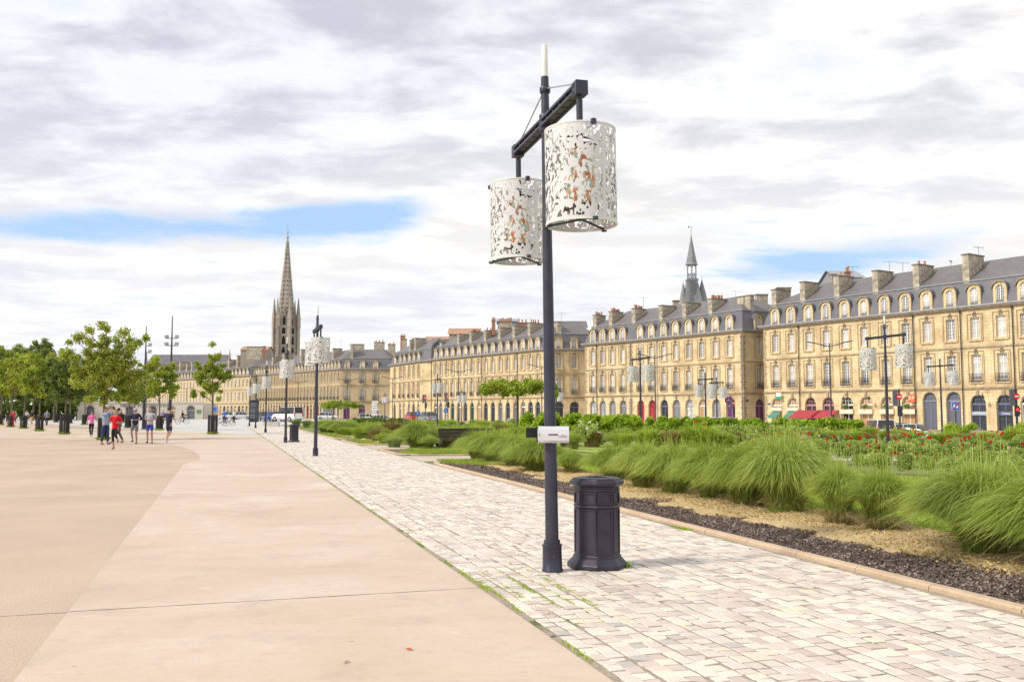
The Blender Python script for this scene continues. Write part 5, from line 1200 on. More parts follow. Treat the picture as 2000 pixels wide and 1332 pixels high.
# bushes
def bush(n, R0, Hh, mat, leaf, lumps=14, shell=.5, asp=.55, name='shrub'):
    c = rng.normal(0, 1, (lumps, 3)); c /= np.linalg.norm(c, axis=1)[:, None]; c *= rng.uniform(.2, .72, (lumps, 1)); c = c*np.array([R0, R0, Hh*.5])+np.array([0, 0, Hh*.52]); r = rng.uniform(.28, .48, lumps)*min(R0, Hh*.6)
    p = blob_points(n, c, r, shell); p[:, 2] = np.abs(p[:, 2]); return leaves(name, p, leaf, mat, asp)
ROSEB = [bush(2600, .55, .85, ROSEG, .032, 16) for _ in range(3)]
MIDB = [bush(2200, .6, .8, MIDG, .035, 14) for _ in range(2)]
GREYB = [clump('lavender_shrub', 1500, .55, .6, GREYG, .008, .3, 4, .6) for _ in range(2)]
SEDGE = [clump('low_meadow_plant', 1500, .62, .62, LAWNB, .009, .35, 4, .5) for _ in range(2)]
BRON = [clump('bronze_sedge', 1500, .7, .55, BROWN, .008, .32, 4, .55)]
def blooms(root, n, R0, z0, z1, mat, size=.045, name='rose_bloom'):
    for k in range(n):
        c = rng.normal(0, size*.35, (26, 3)); q = leaves(name, c, size*.55, mat, .8); a = random.uniform(0, 6.28); r = R0*math.sqrt(random.random()); mobj(name, q, root, (r*math.cos(a), r*math.sin(a), random.uniform(z0, z1)))
def in_garden(x, y):
    s = x+.31*y; t = x+.5*y
    if s < 9.7 or t > 50: return False
    return True
rose_i = 0
for row, (yy, x0, x1, nn) in enumerate(((925, 1660, 2010, 8), (908, 1480, 2010, 14), (893, 1440, 2010, 14), (880, 1500, 2010, 12))):
    for k in range(nn):
        px = x0+(x1-x0)*(k+.5)/nn+random.uniform(-10, 10); g = ground(px, yy+random.uniform(-4, 4)+(px-1700)*.02)
        o = solid('', 'rose_bush', ROSEB[rose_i % 3], g.x, g.y, 0, random.uniform(.8, 1.05)*(.95 if row else .8), random.uniform(0, 6.28)); rose_i += 1
        tag(o, 'rose bush with scattered blooms in the flower bed behind the lawn', 'rose bush', 'rose bushes in the flower bed behind the lawn')
        col = random.choices([REDF, REDF, REDF, REDF, REDF, PINKF, WHITEFL], k=1)[0]; blooms(o, random.randint(1, 5), .5, .6, .98, col, random.uniform(.035, .065))
for px, py, lab in ((1150, 874, 'bush with white roses behind the silver dispenser'), (1005, 838, 'pale rose bush left of the umbrella tree trunk'), (975, 840, 'pale flowering bush right of the bench')):
    g = ground(px, py); o = solid('', 'rose_bush', ROSEB[0] if px > 1100 else MIDB[0], g.x, g.y, 0, 1.35 if px > 1100 else 1.2); tag(o, lab, 'rose bush'); blooms(o, 9, .5, .5, .9, WHITEFL, .05)
# mixed planting filling the flower beds
kinds = [('garden_shrub', MIDB, 1.0), ('lavender_shrub', GREYB, 1.1), ('meadow_plant', SEDGE, 1.1), ('meadow_plant', SEDGE, 1.3), ('bronze_sedge', BRON, 1.), ('meadow_plant', SEDGE, 1.2)]
labs = {'garden_shrub': 'low mid green shrub among the mixed flower beds', 'lavender_shrub': 'soft grey green tuft among the mixed flower beds', 'meadow_plant': 'loose yellow green grassy plant among the mixed flower beds', 'bronze_sedge': 'bronze brown sedge tuft among the mixed flower beds'}
cnt = 0; yv = 874.
while yv > 828:
    d = (EYE*F_PX)/(yv-803); step = 1.25*F_PX/d; px = 600
    while px < 2040:
        px += step*random.uniform(.7, 1.1); g = ground(px, yv+random.uniform(-1, 1)); s = g.x+.31*g.y
        lim = 7.4
        if s < lim or g.x+.5*g.y > 50: continue
        if 29.4 < g.y < 33.4 and s < 30: continue
        if s < 14 and g.y < 33: continue
        if 842 < px < 975 and 31 < g.y < 48: continue
        if 13.5 < s < 30 and 34 < g.y < 39 and px < 1420: continue
        if px > 1440 and yv > 872: continue
        nm, ms, k = kinds[int((math.sin(g.x*.23)*math.cos(g.y*.17+g.x*.05)*.5+.5)*3.999+random.uniform(-.6, 2.4)) % 6]
        o = solid('', nm, random.choice(ms), g.x, g.y, 0, k*random.uniform(.75, 1.15)*(.8 if g.y > 43 else 1), random.uniform(0, 6.28)); tag(o, labs[nm], 'plant', labs[nm].replace('tuft', 'tufts').replace('shrub', 'shrubs').replace('plant a', 'plants a')); cnt += 1
        if random.random() < .10: blooms(o, 2, .4, .5, .8, random.choice([WHITEFL, REDF, WHITEFL]), .05)
    yv -= 5.2 if yv > 850 else 3.4
print('filler plants', cnt)
for px, py, s, lab in ((880, 875, .75, 'bronze sedge in front of the wooden bench'), (908, 874, .7, 'second bronze sedge by the right end of the bench'), (864, 876, .8, 'dark bronze sedge beside the big isolated fountain grass'), (765, 857, 1.3, 'bronze sedge between two fountain grasses at left')):
    g = ground(px, py); o = solid('', 'bronze_sedge', BRON[0], g.x, g.y, 0, s); tag(o, lab, 'sedge')
for px, py, s, lab in ((600, 836, 1.2, 'lavender tuft behind the far litter bin'), (618, 840, 1.2, 'lavender tuft left of the second lamp post'), (560, 833, 1.2, 'lavender tuft by the stone blocks'), (580, 835, 1.2, 'lavender tuft right of the stone blocks')):
    g = ground(px, py); o = solid('', 'lavender_shrub', GREYB[0], g.x+1, g.y, 0, s); tag(o, lab, 'plant')
def hedge(px0, px1, Y0, Y1, h, wd, mat, leaf, n, lab, name='hedge'):
    a0 = ray(px0, 803)[0]; a1 = ray(px1, 803)[0]; A = Vector((a0*Y0, Y0)); B = Vector((a1*Y1, Y1)); L = (B-A).length; lum = int(L*9)
    c = np.zeros((lum*2, 3)); c[:, 0] = rng.uniform(.4, L-.4, lum*2); c[:, 1] = rng.uniform(-wd*.38, wd*.38, lum*2); c[:, 2] = rng.uniform(.2, max(h-.30, .3), lum*2)+.04*np.sin(c[:, 0]*.8); r = rng.uniform(.26, .38, lum*2)
    p = blob_points(n, c, r, .6); p[:, 2] = np.clip(p[:, 2], .02, h*1.08); o = mobj(name, leaves(name, p, leaf, mat, .55), None, (A.x, A.y, 0), math.atan2((B-A).y, (B-A).x)); tag(o, lab, 'hedge'); return o
hedge(1012, 1248, 56, 50, 1.58, 2.2, LIME, .085, 38000, 'long lime green hedge behind the near lamp pole')
hedge(1262, 1690, 56, 48, 1.34, 2.2, LIME, .085, 60000, 'long lime topped hedge in front of the red awnings')
hedge(1380, 1640, 49, 46.5, .95, 1.2, ROSEG, .06, 26000, 'low brownish shrub band before the lime topped hedge')
hedge(698, 790, 96, 88, 1.05, 2.4, DARKG, .10, 16000, 'clipped dark hedge left of the red car')
for px, Y, s, lab in ((1875, 50, .95, 'bright lime bush in front of the shop doors'), (2000, 50, .95, 'bright lime bush at the right frame edge'), (1120, 47, .7, 'dark green bush at the foot of the lime hedge')):
    a = ray(px, 803)[0]; o = solid('', 'lime_shrub', bush(3500, 1.2, 1.15, LIME if 'lime bush' in lab else DARKG, .05, 18), a*Y, Y, 0, s); tag(o, lab, 'shrub')
# short turf blades, lawn edges and moss
def turf(n, fx, h=.05, wd=.004, mat=LAWNB):
    P = np.zeros((n, 3, 3)); c = fx(n); hh = h*rng.uniform(.5, 1.3, n); P[:, :, :2] = c[:, None, :]; d = rng.normal(0, .5, (n, 2))*hh[:, None]
    P[:, 1, 2] = hh*.55; P[:, 2, 2] = hh; P[:, 1, :2] += d*.4; P[:, 2, :2] += d; P[:, :, 2] += .012; return strips('lawn_turf', P, wd*np.array([1, .8, .1]), mat)
def area(s0, s1, y0, y1, ramp=0):
    def f(n): s = rng.uniform(s0, s1, n); y = y0+(y1-y0)*rng.uniform(0, 1, n)**1.0; return np.stack([s-.31*y, y], 1)
    return f
def joined(name, meshes, lab):
    bm = bmesh.new()
    for m in meshes: bm.from_mesh(m)
    me = bpy.data.meshes.new(name); bm.to_mesh(me); bm.free(); me.materials.append(meshes[0].materials[0]); o = mobj(name, me); tag(o, lab, 'turf', None, 'stuff'); return o
joined('lawn_turf', [turf(52000, area(9.2, 16, 11, 27.5), .09, .007), turf(16000, area(16, 30, 11, 22), .09, .009), turf(7000, area(6.7, 8.3, 26.6, 29.3), .10, .008), turf(9000, area(6.6, 12, 33.8, 35.4), .10, .010), turf(9000, area(7.5, 12, 35.4, 38.3), .10, .010), turf(8000, area(6.6, 12, 44, 50), .10, .012), turf(8000, area(6.6, 12, 54, 66), .10, .014)], 'short mown grass between the beds')
P = []
for k in range(5500):                                  # moss and weeds rooted in the joints
    Y = 3+55*random.random()**1.8; q = random.random()
    if q < .62 and math.sin(Y*2.3)+math.sin(Y*5.1+1)+math.sin(Y*.9) > .35: s = 2.365+random.gauss(0, .012); hg = random.uniform(.008, .028)
    elif q < .9:
        Y = random.gauss(8.4, .45); s = 2.42+random.choice([.0, .16, .33, .5, .66])+random.gauss(0, .012); hg = random.uniform(.004, .014)
    elif q < .95: Y = random.gauss(12.6, .10); s = 6.22+random.gauss(0, .05); hg = random.uniform(.01, .035)
    else: x, y = bn.location.x+.27+random.gauss(0, .025), bn.location.y+random.gauss(0, .03); s = x+.31*y; Y = y; hg = random.uniform(.02, .06)
    x, y = W(s, Y); t = np.linspace(0, 1, 3)[:, None]; P.append(np.array([x, y, .006])+t*np.array([random.gauss(0, hg*.6), random.gauss(0, hg*.6), hg]))
tag(mobj('joint_moss', strips('joint_moss', np.array(P), .006*np.array([1, .9, .3]), LIME)), 'bright moss and weeds growing in the paving joints', 'moss', None, 'stuff')

# trees -------------------------------------------------------------
def tree_mesh(h, trunk_h, R0, n, leaf, mat, nb=9, lumps=40, fill=.55, top=1.):
    bk = MB(); bk.tube((0,0,0), (.03,0,trunk_h), .095*h/7, .07*h/7, 9); tips = []
    axis = [(0.03, 0, trunk_h)]
    for k in range(4): p = axis[-1]; q = (p[0]+random.uniform(-.12, .12), p[1]+random.uniform(-.12, .12), trunk_h+(h*.93-trunk_h)*(k+1)/4); bk.tube(p, q, .07*h/7*(1-k*.22), .07*h/7*(1-(k+1)*.22), 7, caps=False); axis.append(q)
    for k in range(nb):
        f = (k+.5)/nb; i = min(int(f*3.4), 3); p0 = Vector(axis[i]).lerp(Vector(axis[i+1]), (f*3.4) % 1); a = k*2.4+random.uniform(-.4, .4); env = R0*math.sqrt(max(.15, 1-((f-.38)/.68)**2))*(1 if f < .5 else top)
        L = env*random.uniform(.65, .95); p1 = p0+Vector((math.cos(a)*L*.5, math.sin(a)*L*.5, L*.42)); p2 = p0+Vector((math.cos(a)*L, math.sin(a)*L, L*.75))
        bk.tube(p0, p1, .035*h/7, .022*h/7, 6, caps=False); bk.tube(p1, p2, .022*h/7, .008*h/7, 6, caps=False); tips += [p1, p2]
        for q in range(3):
            b = a+random.uniform(-.9, .9); p3 = p1+Vector((math.cos(b)*L*.45, math.sin(b)*L*.45, random.uniform(-.1, .5)*L)); bk.tube(p1, p3, .015*h/7, .006*h/7, 5, caps=False); tips.append(p3)
    tips.append(Vector(axis[-1])+Vector((0, 0, .05*h))); tips.append(Vector(axis[-1]))
    idx = rng.integers(0, len(tips), lumps); c = np.array([list(tips[i]) for i in idx])+rng.normal(0, R0*.12, (lumps, 3)); el = rng.normal(0, 1, (lumps, 3)); el = el/np.linalg.norm(el, axis=1)[:, None]*rng.uniform(.3, .88, (lumps, 1)); el = el*np.array([R0, R0, (h-trunk_h)*.5])+np.array([0, 0, trunk_h*.96+(h-trunk_h)*.46]); el[:, :2] *= (1-.45*np.clip((el[:, 2:]-h*.6)/(h*.4), 0, 1)); pick = rng.uniform(0, 1, lumps) < fill; c[pick] = el[pick]; c[:, 2] = np.clip(c[:, 2], trunk_h*.98, h)
    r = rng.uniform(.4, 1.2, lumps)*R0*.19; p = blob_points(n, c, r, .12)+rng.normal(0, R0*.02, (n, 3)); p[:, 2] = np.clip(p[:, 2]-0.0, trunk_h*.9, h*1.03)
    return bk.mesh('trunk', BARK, True), leaves('crown', p, leaf, mat, .6)
TV = {'big': tree_mesh(7.0, 2.2, 2.3, 34000, .075, TREEG, 16, 150), 'young': tree_mesh(7.0, 2.3, 1.75, 11000, .08, TREEY, 12, 75, fill=.45, top=.55), 'round': tree_mesh(6.0, 2.3, 1.9, 15000, .09, TREEG, 12, 90), 'dark': tree_mesh(6.0, 2.1, 2.1, 18000, .09, DARKG, 12, 100), 'lime': tree_mesh(6.0, 2.2, 1.9, 13000, .085, TREEY, 12, 80, fill=.4), 'willow': tree_mesh(12., 3.0, 3.3, 30000, .14, WILLOW, 16, 140, top=.7)}
def tree(px, pyb, ptop, kind, wpx, lab, Y=None, grp='young trees in black cages on the plaza'):
    if Y is None: Y = ground(px, pyb).y
    a = ray(px, 803)[0]; zt = EYE+ray(px, ptop)[1]*Y; h0, r0 = {'big': (7.0, 2.5), 'young': (7.0, 1.75), 'round': (6., 1.9), 'dark': (6., 2.1), 'lime': (6., 1.9), 'willow': (12., 3.3)}[kind]
    r = empty('tree', (a*Y, Y, 0), random.uniform(0, 6.28)); tag(r, lab, 'tree', grp); t, c = TV[kind]; s = (wpx/F_PX*Y/2)/r0; sz = zt/(h0*1.02)
    for nm, me in (('trunk', t), ('crown', c)):
        o = mobj(nm, me, r); o.scale = (s if nm == 'crown' else s, s, sz)
    return r, a*Y, Y
def cage_mesh():
    m = MB(); n = 12
    for k in range(n):
        a = 2*PI*k/n; M = Matrix.Rotation(a, 4, 'Z'); m.box(-.045, .045, -.30, -.27, .03, 1.22, 0, M)
        a1 = 2*PI*(k+1)/n
        for z in (.25, 1.0): m.bar((.27*math.cos(a), .27*math.sin(a), z), (.27*math.cos(a1), .27*math.sin(a1), z), .02, .05)
    return m.mesh('tree_guard', paint('black_wood_slats', (.022, .02, .022), .7))
CAGE = cage_mesh(); TUFT = clump('weed_ring', 260, .16, .42, LIME, .012, .38, 3, .5)
def caged(px, pyb, ptop, kind, wpx, lab, sc_=1.):
    r, x, y = tree(px, pyb, ptop, kind, wpx, lab); o = mobj('tree_guard', CAGE, None, (x, y, 0)); o.scale = (sc_, sc_, sc_); tag(o, 'black slatted guard round the trunk of the '+lab.split(' tree')[0]+' tree', 'tree guard', 'black tree guards')
    t = mobj('weed_tuft', TUFT, None, (x, y, 0)); tag(t, 'weeds at the foot of the '+lab.split(' tree')[0]+' tree', 'weeds', 'weeds round the tree guards')
caged(203, 859, 631, 'big', 158, 'tallest broad tree behind the man in the pale blue hoodie', 1.0)
caged(416, 848, 668, 'young', 86, 'slender bright young tree standing alone right of the joggers', 1.1)
caged(312, 840, 697, 'lime', 86, 'young bright green tree left of the tall floodlight mast'); caged(251, 836, 725, 'round', 66, 'small round tree behind the visor man')
caged(127, 848, 690, 'dark', 108, 'darkest round tree left of the tall broad one', 1.1); caged(78, 842, 690, 'lime', 92, 'mid green tree third from the left edge'); caged(47, 837, 692, 'round', 86, 'shaded tree second from the left edge')
caged(22, 834, 690, 'lime', 84, 'light green tree near the left edge'); caged(2, 830, 700, 'round', 76, 'tree cut by the left frame edge'); caged(166, 830, 722, 'lime', 58, 'small tree left of the pink top walker'); caged(137, 827, 712, 'round', 62, 'small far tree behind the darkest one'); caged(110, 825, 715, 'dark', 66, 'small dark far tree between two cages')
BG = 'tall trees in the park behind the plaza'
for px, top, wpx, k, Y, lab in ((8, 662, 90, 'willow', 175, 'tall pale park tree at the left edge'), (40, 658, 92, 'willow', 185, 'tall grey green park tree second from the left edge'), (78, 647, 88, 'willow', 190, 'highest grey green park tree on the left'), (118, 682, 80, 'big', 170, 'park tree filling the gap behind the darkest tree'),
    (-30, 670, 90, 'big', 170, 'park tree beyond the left frame edge'), (22, 715, 95, 'dark', 160, 'dark park tree low at far left'), (65, 722, 95, 'dark', 158, 'dark park tree low behind the cages'), (105, 728, 90, 'dark', 156, 'dark park tree low left of the pavilion'), (150, 705, 60, 'round', 165, 'park tree above the left end of the pavilion'), (285, 722, 52, 'round', 150, 'park tree in front of the pavilion lettering'), (262, 745, 46, 'round', 140, 'low tree left of the floodlight mast')):
    tree(px, 0, top, k, wpx, lab, Y, BG)
a = ray(60, 803)[0]; hedge(-60, 150, 166, 166, 3.6, 3, DARKG, .26, 30000, 'dark leafy band standing in for the shade under the park trees at far left', 'shade_foliage')  # dark leaf band added to stand for the shade beneath the trees
a = ray(60, 803)[0]; hedge(-160, 290, 270, 270, 8, 6, MIDG, .5, 26000, 'distant tree belt behind the pavilion and the plaza', 'tree_belt')['kind'] = 'stuff'
# umbrella shaped plane trees
def umbrella(px, Y, zc, R1, lab, n=7000, legs=((0, 0),)):
    a = ray(px, 803)[0]; r = empty('umbrella_tree', (a*Y, Y, 0)); tag(r, lab, 'tree')
    c = []; 
    for k in range(60): t = random.uniform(0, 6.28); q = R1*math.sqrt(random.random()); c.append((q*math.cos(t), q*.8*math.sin(t), zc-.30*(q/R1)**3*1.6+random.uniform(-.2, .18)))
    c = np.array(c); p = blob_points(n, c, rng.uniform(.3, .52, 60), .3); mobj('crown', leaves('crown', p, .085, LIME if False else TREEY, .75), r)
    for lx, ly in legs:
        m = MB(); m.lathe([(.09, 0), (.075, 1.2), (.08, zc-.3)], 9, 0, (lx, ly))
        for k in range(7): t = k*.9; m.tube((lx, ly, zc-.45), (lx+math.cos(t)*R1*.8, ly+math.sin(t)*R1*.6, zc-.1), .045, .015, 6)
        m.build('trunk', BARK, r, smooth=True)
umbrella(1011, 60, 3.35, 2.55, 'flat topped umbrella shaped tree left of the near lamp pole', 8500); umbrella(665, 112, 2.55, 2.45, 'small flat topped umbrella tree right of the second lamp post', 5000, ((-.9, 0), (.8, .3)))

# ------------------------------------------------------------------ garden furniture
WOODD = paint('dark_bench_wood', (.05, .035, .028), .7, 0, .3, 4)
p0 = at(856, 842, 38.5); p1 = at(962, 842, 39.5); L = (p1-p0).length; ang = math.atan2(p1.y-p0.y, p1.x-p0.x); r = empty('garden_bench', (p0.x, p0.y, 0), ang); tag(r, 'long dark wooden bench back behind the bronze sedges', 'bench')
m = MB()
for k in range(3): m.box(0, L, -.03, .03, .50+k*.13, .62+k*.13)
m.build('backrest', WOODD, r); m = MB()
for k in range(4): m.box(0, L, .06+k*.12, .16+k*.12, .36, .40)
m.build('seat', WOODD, r)
for k in range(4): x = .1+k*(L-.2)/3; m = MB(); m.box(x-.04, x+.04, -.025, .5, 0, .355); m.build('leg', IRON, r)
for px, py, lab in ((524, 832, 'left pale stone block at the garden corner'), (536, 833.5, 'right pale stone block at the garden corner')):
    g = ground(px, py); m = MB(); m.box(-.48, .48, -.25, .25, 0, .42); m.box(-.5, .5, -.27, .27, .42, .47); o = m.build('stone_block', PLAZA, None, (g.x, g.y, 0)); tag(o, lab, 'block')

# ------------------------------------------------------------------ people
SKIN = paint('skin', (.42, .245, .175), .6, 0, .06); HAIRD = paint('dark_hair', (.03, .02, .015), .8); HAIRG = paint('greying_hair', (.16, .12, .09), .8); HAIRL = paint('light_brown_hair', (.22, .12, .06), .8)
CL = {}
def cloth(c):
    if c not in CL: CL[c] = paint('fabric', c, .9, 0, .18, 9, .2)
    return CL[c]
def skin_mesh(name, chains, mat, root=0):
    """chains: lists of (co, radius); equal coordinates share a vertex"""
    vs = []; rs = []; es = []; ix = {}
    for ch in chains:
        prev = None
        for co, r in ch:
            k = tuple(round(c, 4) for c in co)
            if k not in ix: ix[k] = len(vs); vs.append(co); rs.append(r)
            if prev is not None and prev != ix[k]: es.append((prev, ix[k]))
            prev = ix[k]
    me = bpy.data.meshes.new(name); me.from_pydata(vs, es, []); o = link(bpy.data.objects.new(name, me))
    o.modifiers.new('skin', 'SKIN')
    for i, r in enumerate(rs):
        sv = me.skin_vertices[0].data[i]; sv.radius = r if isinstance(r, tuple) else (r, r); sv.use_root = (i == root)
    s = o.modifiers.new('sub', 'SUBSURF'); s.levels = 2; s.render_levels = 2
    dg = bpy.context.evaluated_depsgraph_get(); m2 = bpy.data.meshes.new_from_object(o.evaluated_get(dg)); bpy.data.objects.remove(o); m2.materials.clear(); m2.materials.append(mat); m2.shade_smooth(); m2.name = name; return m2
STAND = dict(lk=(.10, -.02, .50), la=(.10, .02, .09), rk=(-.10, -.02, .50), ra=(-.10, .02, .09), le=(.26, .03, 1.14), lh=(.27, -.06, .90), re=(-.26, .03, 1.14), rh=(-.27, -.06, .90))
JOG1 = dict(lk=(.10, -.22, .60), la=(.09, .12, .40), rk=(-.08, -.05, .52), ra=(-.07, .06, .10), le=(.27, .10, 1.17), lh=(.16, -.14, 1.18), re=(-.27, .08, 1.17), rh=(-.14, -.16, 1.22))
JOG2 = dict(lk=(.09, -.08, .51), la=(.08, .02, .09), rk=(-.10, -.20, .56), ra=(-.09, -.02, .20), le=(.27, .10, 1.17), lh=(.10, -.16, 1.16), re=(-.27, .08, 1.17), rh=(-.08, -.18, 1.16))
WALK = dict(lk=(.09, -.18, .53), la=(.08, -.22, .10), rk=(-.09, .02, .50), ra=(-.09, .25, .14), le=(.25, .10, 1.15), lh=(.27, -.06, .93), re=(-.25, -.06, 1.15), rh=(-.24, -.24, 1.0))
PHOTO = dict(lk=(.12, -.04, .50), la=(.15, .0, .09), rk=(-.10, .04, .50), ra=(-.12, .10, .09), le=(.22, -.26, 1.40), lh=(.10, -.42, 1.60), re=(-.22, -.24, 1.40), rh=(-.08, -.42, 1.60))
AWAY = dict(lk=(.10, -.10, .52), la=(.10, .06, .10), rk=(-.09, -.02, .50), ra=(-.06, .26, .22), le=(.27, .08, 1.17), lh=(.24, -.14, 1.12), re=(-.27, .08, 1.17), rh=(-.24, -.14, 1.14))
def person(px, pyf, Hgt, face, pose, lab, top, bottom, shoes, hair, shorts=.52, sleeve=.5, female=False, cap=None, Y=None, extras=None, detail=True, longhair=False, top_len=.86):
    g = ground(px, pyf) if Y is None else Vector((ray(px, 803)[0]*Y, Y, 0)); k = Hgt/1.75; r = empty('person', (g.x, g.y, .01), face); tag(r, lab, 'person'); r.scale = (k, k, k)
    V = lambda t: Vector(t); j = pose; sw = .17 if female else .195; hipz = .92
    pel = (0, .0, hipz+.03); wai = (0, .0, 1.10); chs = (0, .01, 1.30); nk0 = (0, .01, 1.44); nk = (0, 0, 1.50); jaw = (0, -.025, 1.575); hd = (0, -.01, 1.64); cr = (0, .0, 1.695)
    ch = [[(pel, .115), (wai, .105 if female else .12), (chs, .13 if female else .145), (nk0, .075), (nk, .05), (jaw, .062), (hd, .082), (cr, .062)], [(jaw, .062), ((0, -.095, 1.605), .014)]]
    for s, kk, aa in ((1, 'lk', 'la'), (-1, 'rk', 'ra')):
        hp = (s*.09, 0, hipz-.03); kn = j[kk]; an = j[aa]; fd = (V(an)-V(kn)).normalized(); toe = V(an)+Vector((s*.02, -.15, -.055 if an[2] < .12 else -.10))
        ch.append([(pel, .115), (hp, .088), (tuple(V(hp).lerp(V(kn), .5)), .072), (kn, .052), (tuple(V(kn).lerp(V(an), .35)), .053), (an, .034), (tuple(toe), .030)])
    for s, ee, hh in ((1, 'le', 'lh'), (-1, 're', 'rh')):
        sh = (s*sw, .01, 1.40); el = j[ee]; ha = j[hh]; d = (V(ha)-V(el)).normalized(); pal = V(ha)+d*.05
        ch.append([(nk0, .075), (sh, .056), (tuple(V(sh).lerp(V(el), .5)), .045), (el, .038), (tuple(V(el).lerp(V(ha), .4)), .036), (ha, .024), (tuple(pal), .026)])
        if detail:
            sx = Vector((0, 0, 1)).cross(d); sx = Vector((1, 0, 0)) if sx.length < .1 else sx.normalized(); cu = d.cross(sx)*(-.02)
            for q, ln in ((-1.5, .06), (-.5, .075), (.5, .07), (1.5, .055)): b = pal+sx*q*.015; ch.append([(tuple(pal), .026), (tuple(b+d*.035), .0085), (tuple(b+d*ln+cu), .007)])
            ch.append([(tuple(pal), .026), (tuple(V(ha)+sx*.04+d*.02), .010), (tuple(V(ha)+sx*.05+d*.055+cu), .008)])
    mobj('body', skin_mesh('body', ch, SKIN), r)
    # shirt
    g_ = 1.0; tl = top_len; sh_ = [[((0, 0, tl), .150), ((0, 0, .98), .158), ((0, 0, 1.10), .142 if female else .160), ((0, .01, 1.30), .155 if female else .172), ((0, .01, 1.42), .10)]]
    for s, ee, hh in ((1, 'le', 'lh'), (-1, 're', 'rh')):
        sp = V((s*sw, .01, 1.40)); el = V(j[ee]); ha = V(j[hh]); c = [((0, .01, 1.42), .10), (tuple(sp), .066), (tuple(sp.lerp(el, .5)), .056)]
        if sleeve >= .5: c.append((tuple(sp.lerp(el, .8)), .054))
        if sleeve > .6: c = c[:-1]+[(tuple(el), .052), (tuple(el.lerp(ha, .5)), .046)]
        if sleeve > .9: c.append((tuple(el.lerp(ha, .92)), .036))
        sh_.append(c)
    mobj('shirt', skin_mesh('shirt', sh_, cloth(top)), r)
    pa = [[((0, 0, 1.0), .140), ((0, 0, .93), .145)]]
    for s, kk, aa in ((1, 'lk', 'la'), (-1, 'rk', 'ra')):
        hp = V((s*.09, 0, hipz-.03)); kn = V(j[kk]); an = V(j[aa]); c = [((0, 0, .93), .145), (tuple(hp), .108), (tuple(hp.lerp(kn, .5)), .088 if not female else .082)]
        if shorts >= .5: c.append((tuple(hp.lerp(kn, min(shorts*1.5, .92))), .082 if shorts < .7 else .062))
        if shorts > .7: c += [(tuple(kn), .062), (tuple(kn.lerp(an, .5 if shorts < .9 else .55)), .060 if shorts > .9 and not female else .056)]
        if shorts > .9: c.append((tuple(kn.lerp(an, .96)), .052 if not female else .040))
        pa.append(c)
    mobj('trousers' if shorts > .7 else 'shorts', skin_mesh('trousers', pa, cloth(bottom)), r)
    for s, kk, aa in ((1, 'lk', 'la'), (-1, 'rk', 'ra')):
        an = V(j[aa]); dz = -.052 if an[2] < .12 else -.075; m = skin_mesh('shoe', [[(tuple(an+Vector((0, .05, dz+.005))), .042), (tuple(an+Vector((0, 0, dz+.01))), .047), (tuple(an+Vector((s*.01, -.09, dz))), .046), (tuple(an+Vector((s*.02, -.16, dz-.005))), .034)]], cloth(shoes)); mobj('shoe', m, r)
    hm = [[((0, .045, 1.60), .075), ((0, .022, 1.675), .098), ((0, -.018, 1.735), .078)]]
    if longhair: hm.append([((0, .035, 1.60), .072), ((0, .11, 1.62), .04), ((0, .15, 1.52), .03)])
    mobj('hair', skin_mesh('hair', hm, hair), r)
    if cap: m = MB(); m.lathe([(.098, 1.665), (.098, 1.70), (.092, 1.71)], 16); m.box(-.075, .075, -.17, -.07, 1.655, 1.672); mobj('visor', m.mesh('visor', cloth(cap)), r)
    if detail and math.cos(face) > .2:
        m = MB()
        for s in (-1, 1): m.box(s*.033-.011, s*.033+.011, -.088, -.078, 1.640, 1.650)
        mobj('eyes', m.mesh('eyes', BLACK), r); m = MB(); m.box(-.022, .022, -.086, -.078, 1.567, 1.573); mobj('mouth', m.mesh('mouth', cloth((.30, .08, .07))), r)
        m = MB()
        for s in (-1, 1): m.box(s*.086-.008, s*.086+.008, -.01, .018, 1.60, 1.65)
        mobj('ears', m.mesh('ears', SKIN), r)
    return r
person(178, 854, 1.60, .25, dict(WALK, re=(-.27, .02, 1.15), rh=(-.30, -.10, .92), le=(.27, .06, 1.16), lh=(.36, -.06, 1.08)), 'woman in pink t-shirt and black leggings walking towards us', (.72, .18, .42), (.02, .02, .025), (.6, .6, .58), HAIRD, 1.0, .5, True)
r = person(205, 868, 1.80, 1.2, PHOTO, 'man in pale blue hoodie and jeans raising a phone to take a picture', (.27, .33, .45), (.03, .05, .12), (.14, .12, .11), HAIRD, 1.0, 1.0)
m = MB(); m.box(-.05, .05, -.46, -.445, 1.60, 1.75); mobj('phone', m.mesh('phone', BLACK), r); m = MB(); m.box(.10, .20, -.21, -.12, 1.02, 1.14); m.tube((.15, -.22, 1.08), (.15, -.26, 1.08), .035, n=10); m.bar((.14, -.16, 1.13), (.05, -.12, 1.44), .012, .02); mobj('camera', m.mesh('camera', BLACK), r)
person(224, 878, 1.66, .05, JOG1, 'jogging woman in red t-shirt and black three-quarter leggings, nearest runner', (.60, .015, .025), (.025, .022, .03), (.35, .12, .22), HAIRL, .8, .5, True, longhair=True)
r = person(229, 866, 1.76, -1.9, dict(WALK, le=(.22, -.20, 1.34), lh=(.10, -.36, 1.50)), 'man in grey checked shirt half hidden behind the woman in red', (.20, .24, .24), (.09, .085, .07), (.12, .10, .10), HAIRD, 1.0, 1.0)
m = MB(); m.box(-.14, .14, .13, .28, 1.02, 1.44); mobj('backpack', m.mesh('backpack', BLACK), r)
person(263, 867, 1.76, .05, JOG2, 'jogging man in navy jumper, grey shorts and white visor', (.025, .03, .065), (.13, .15, .18), (.08, .22, .34), HAIRG, .55, .8, cap=(.6, .58, .72))
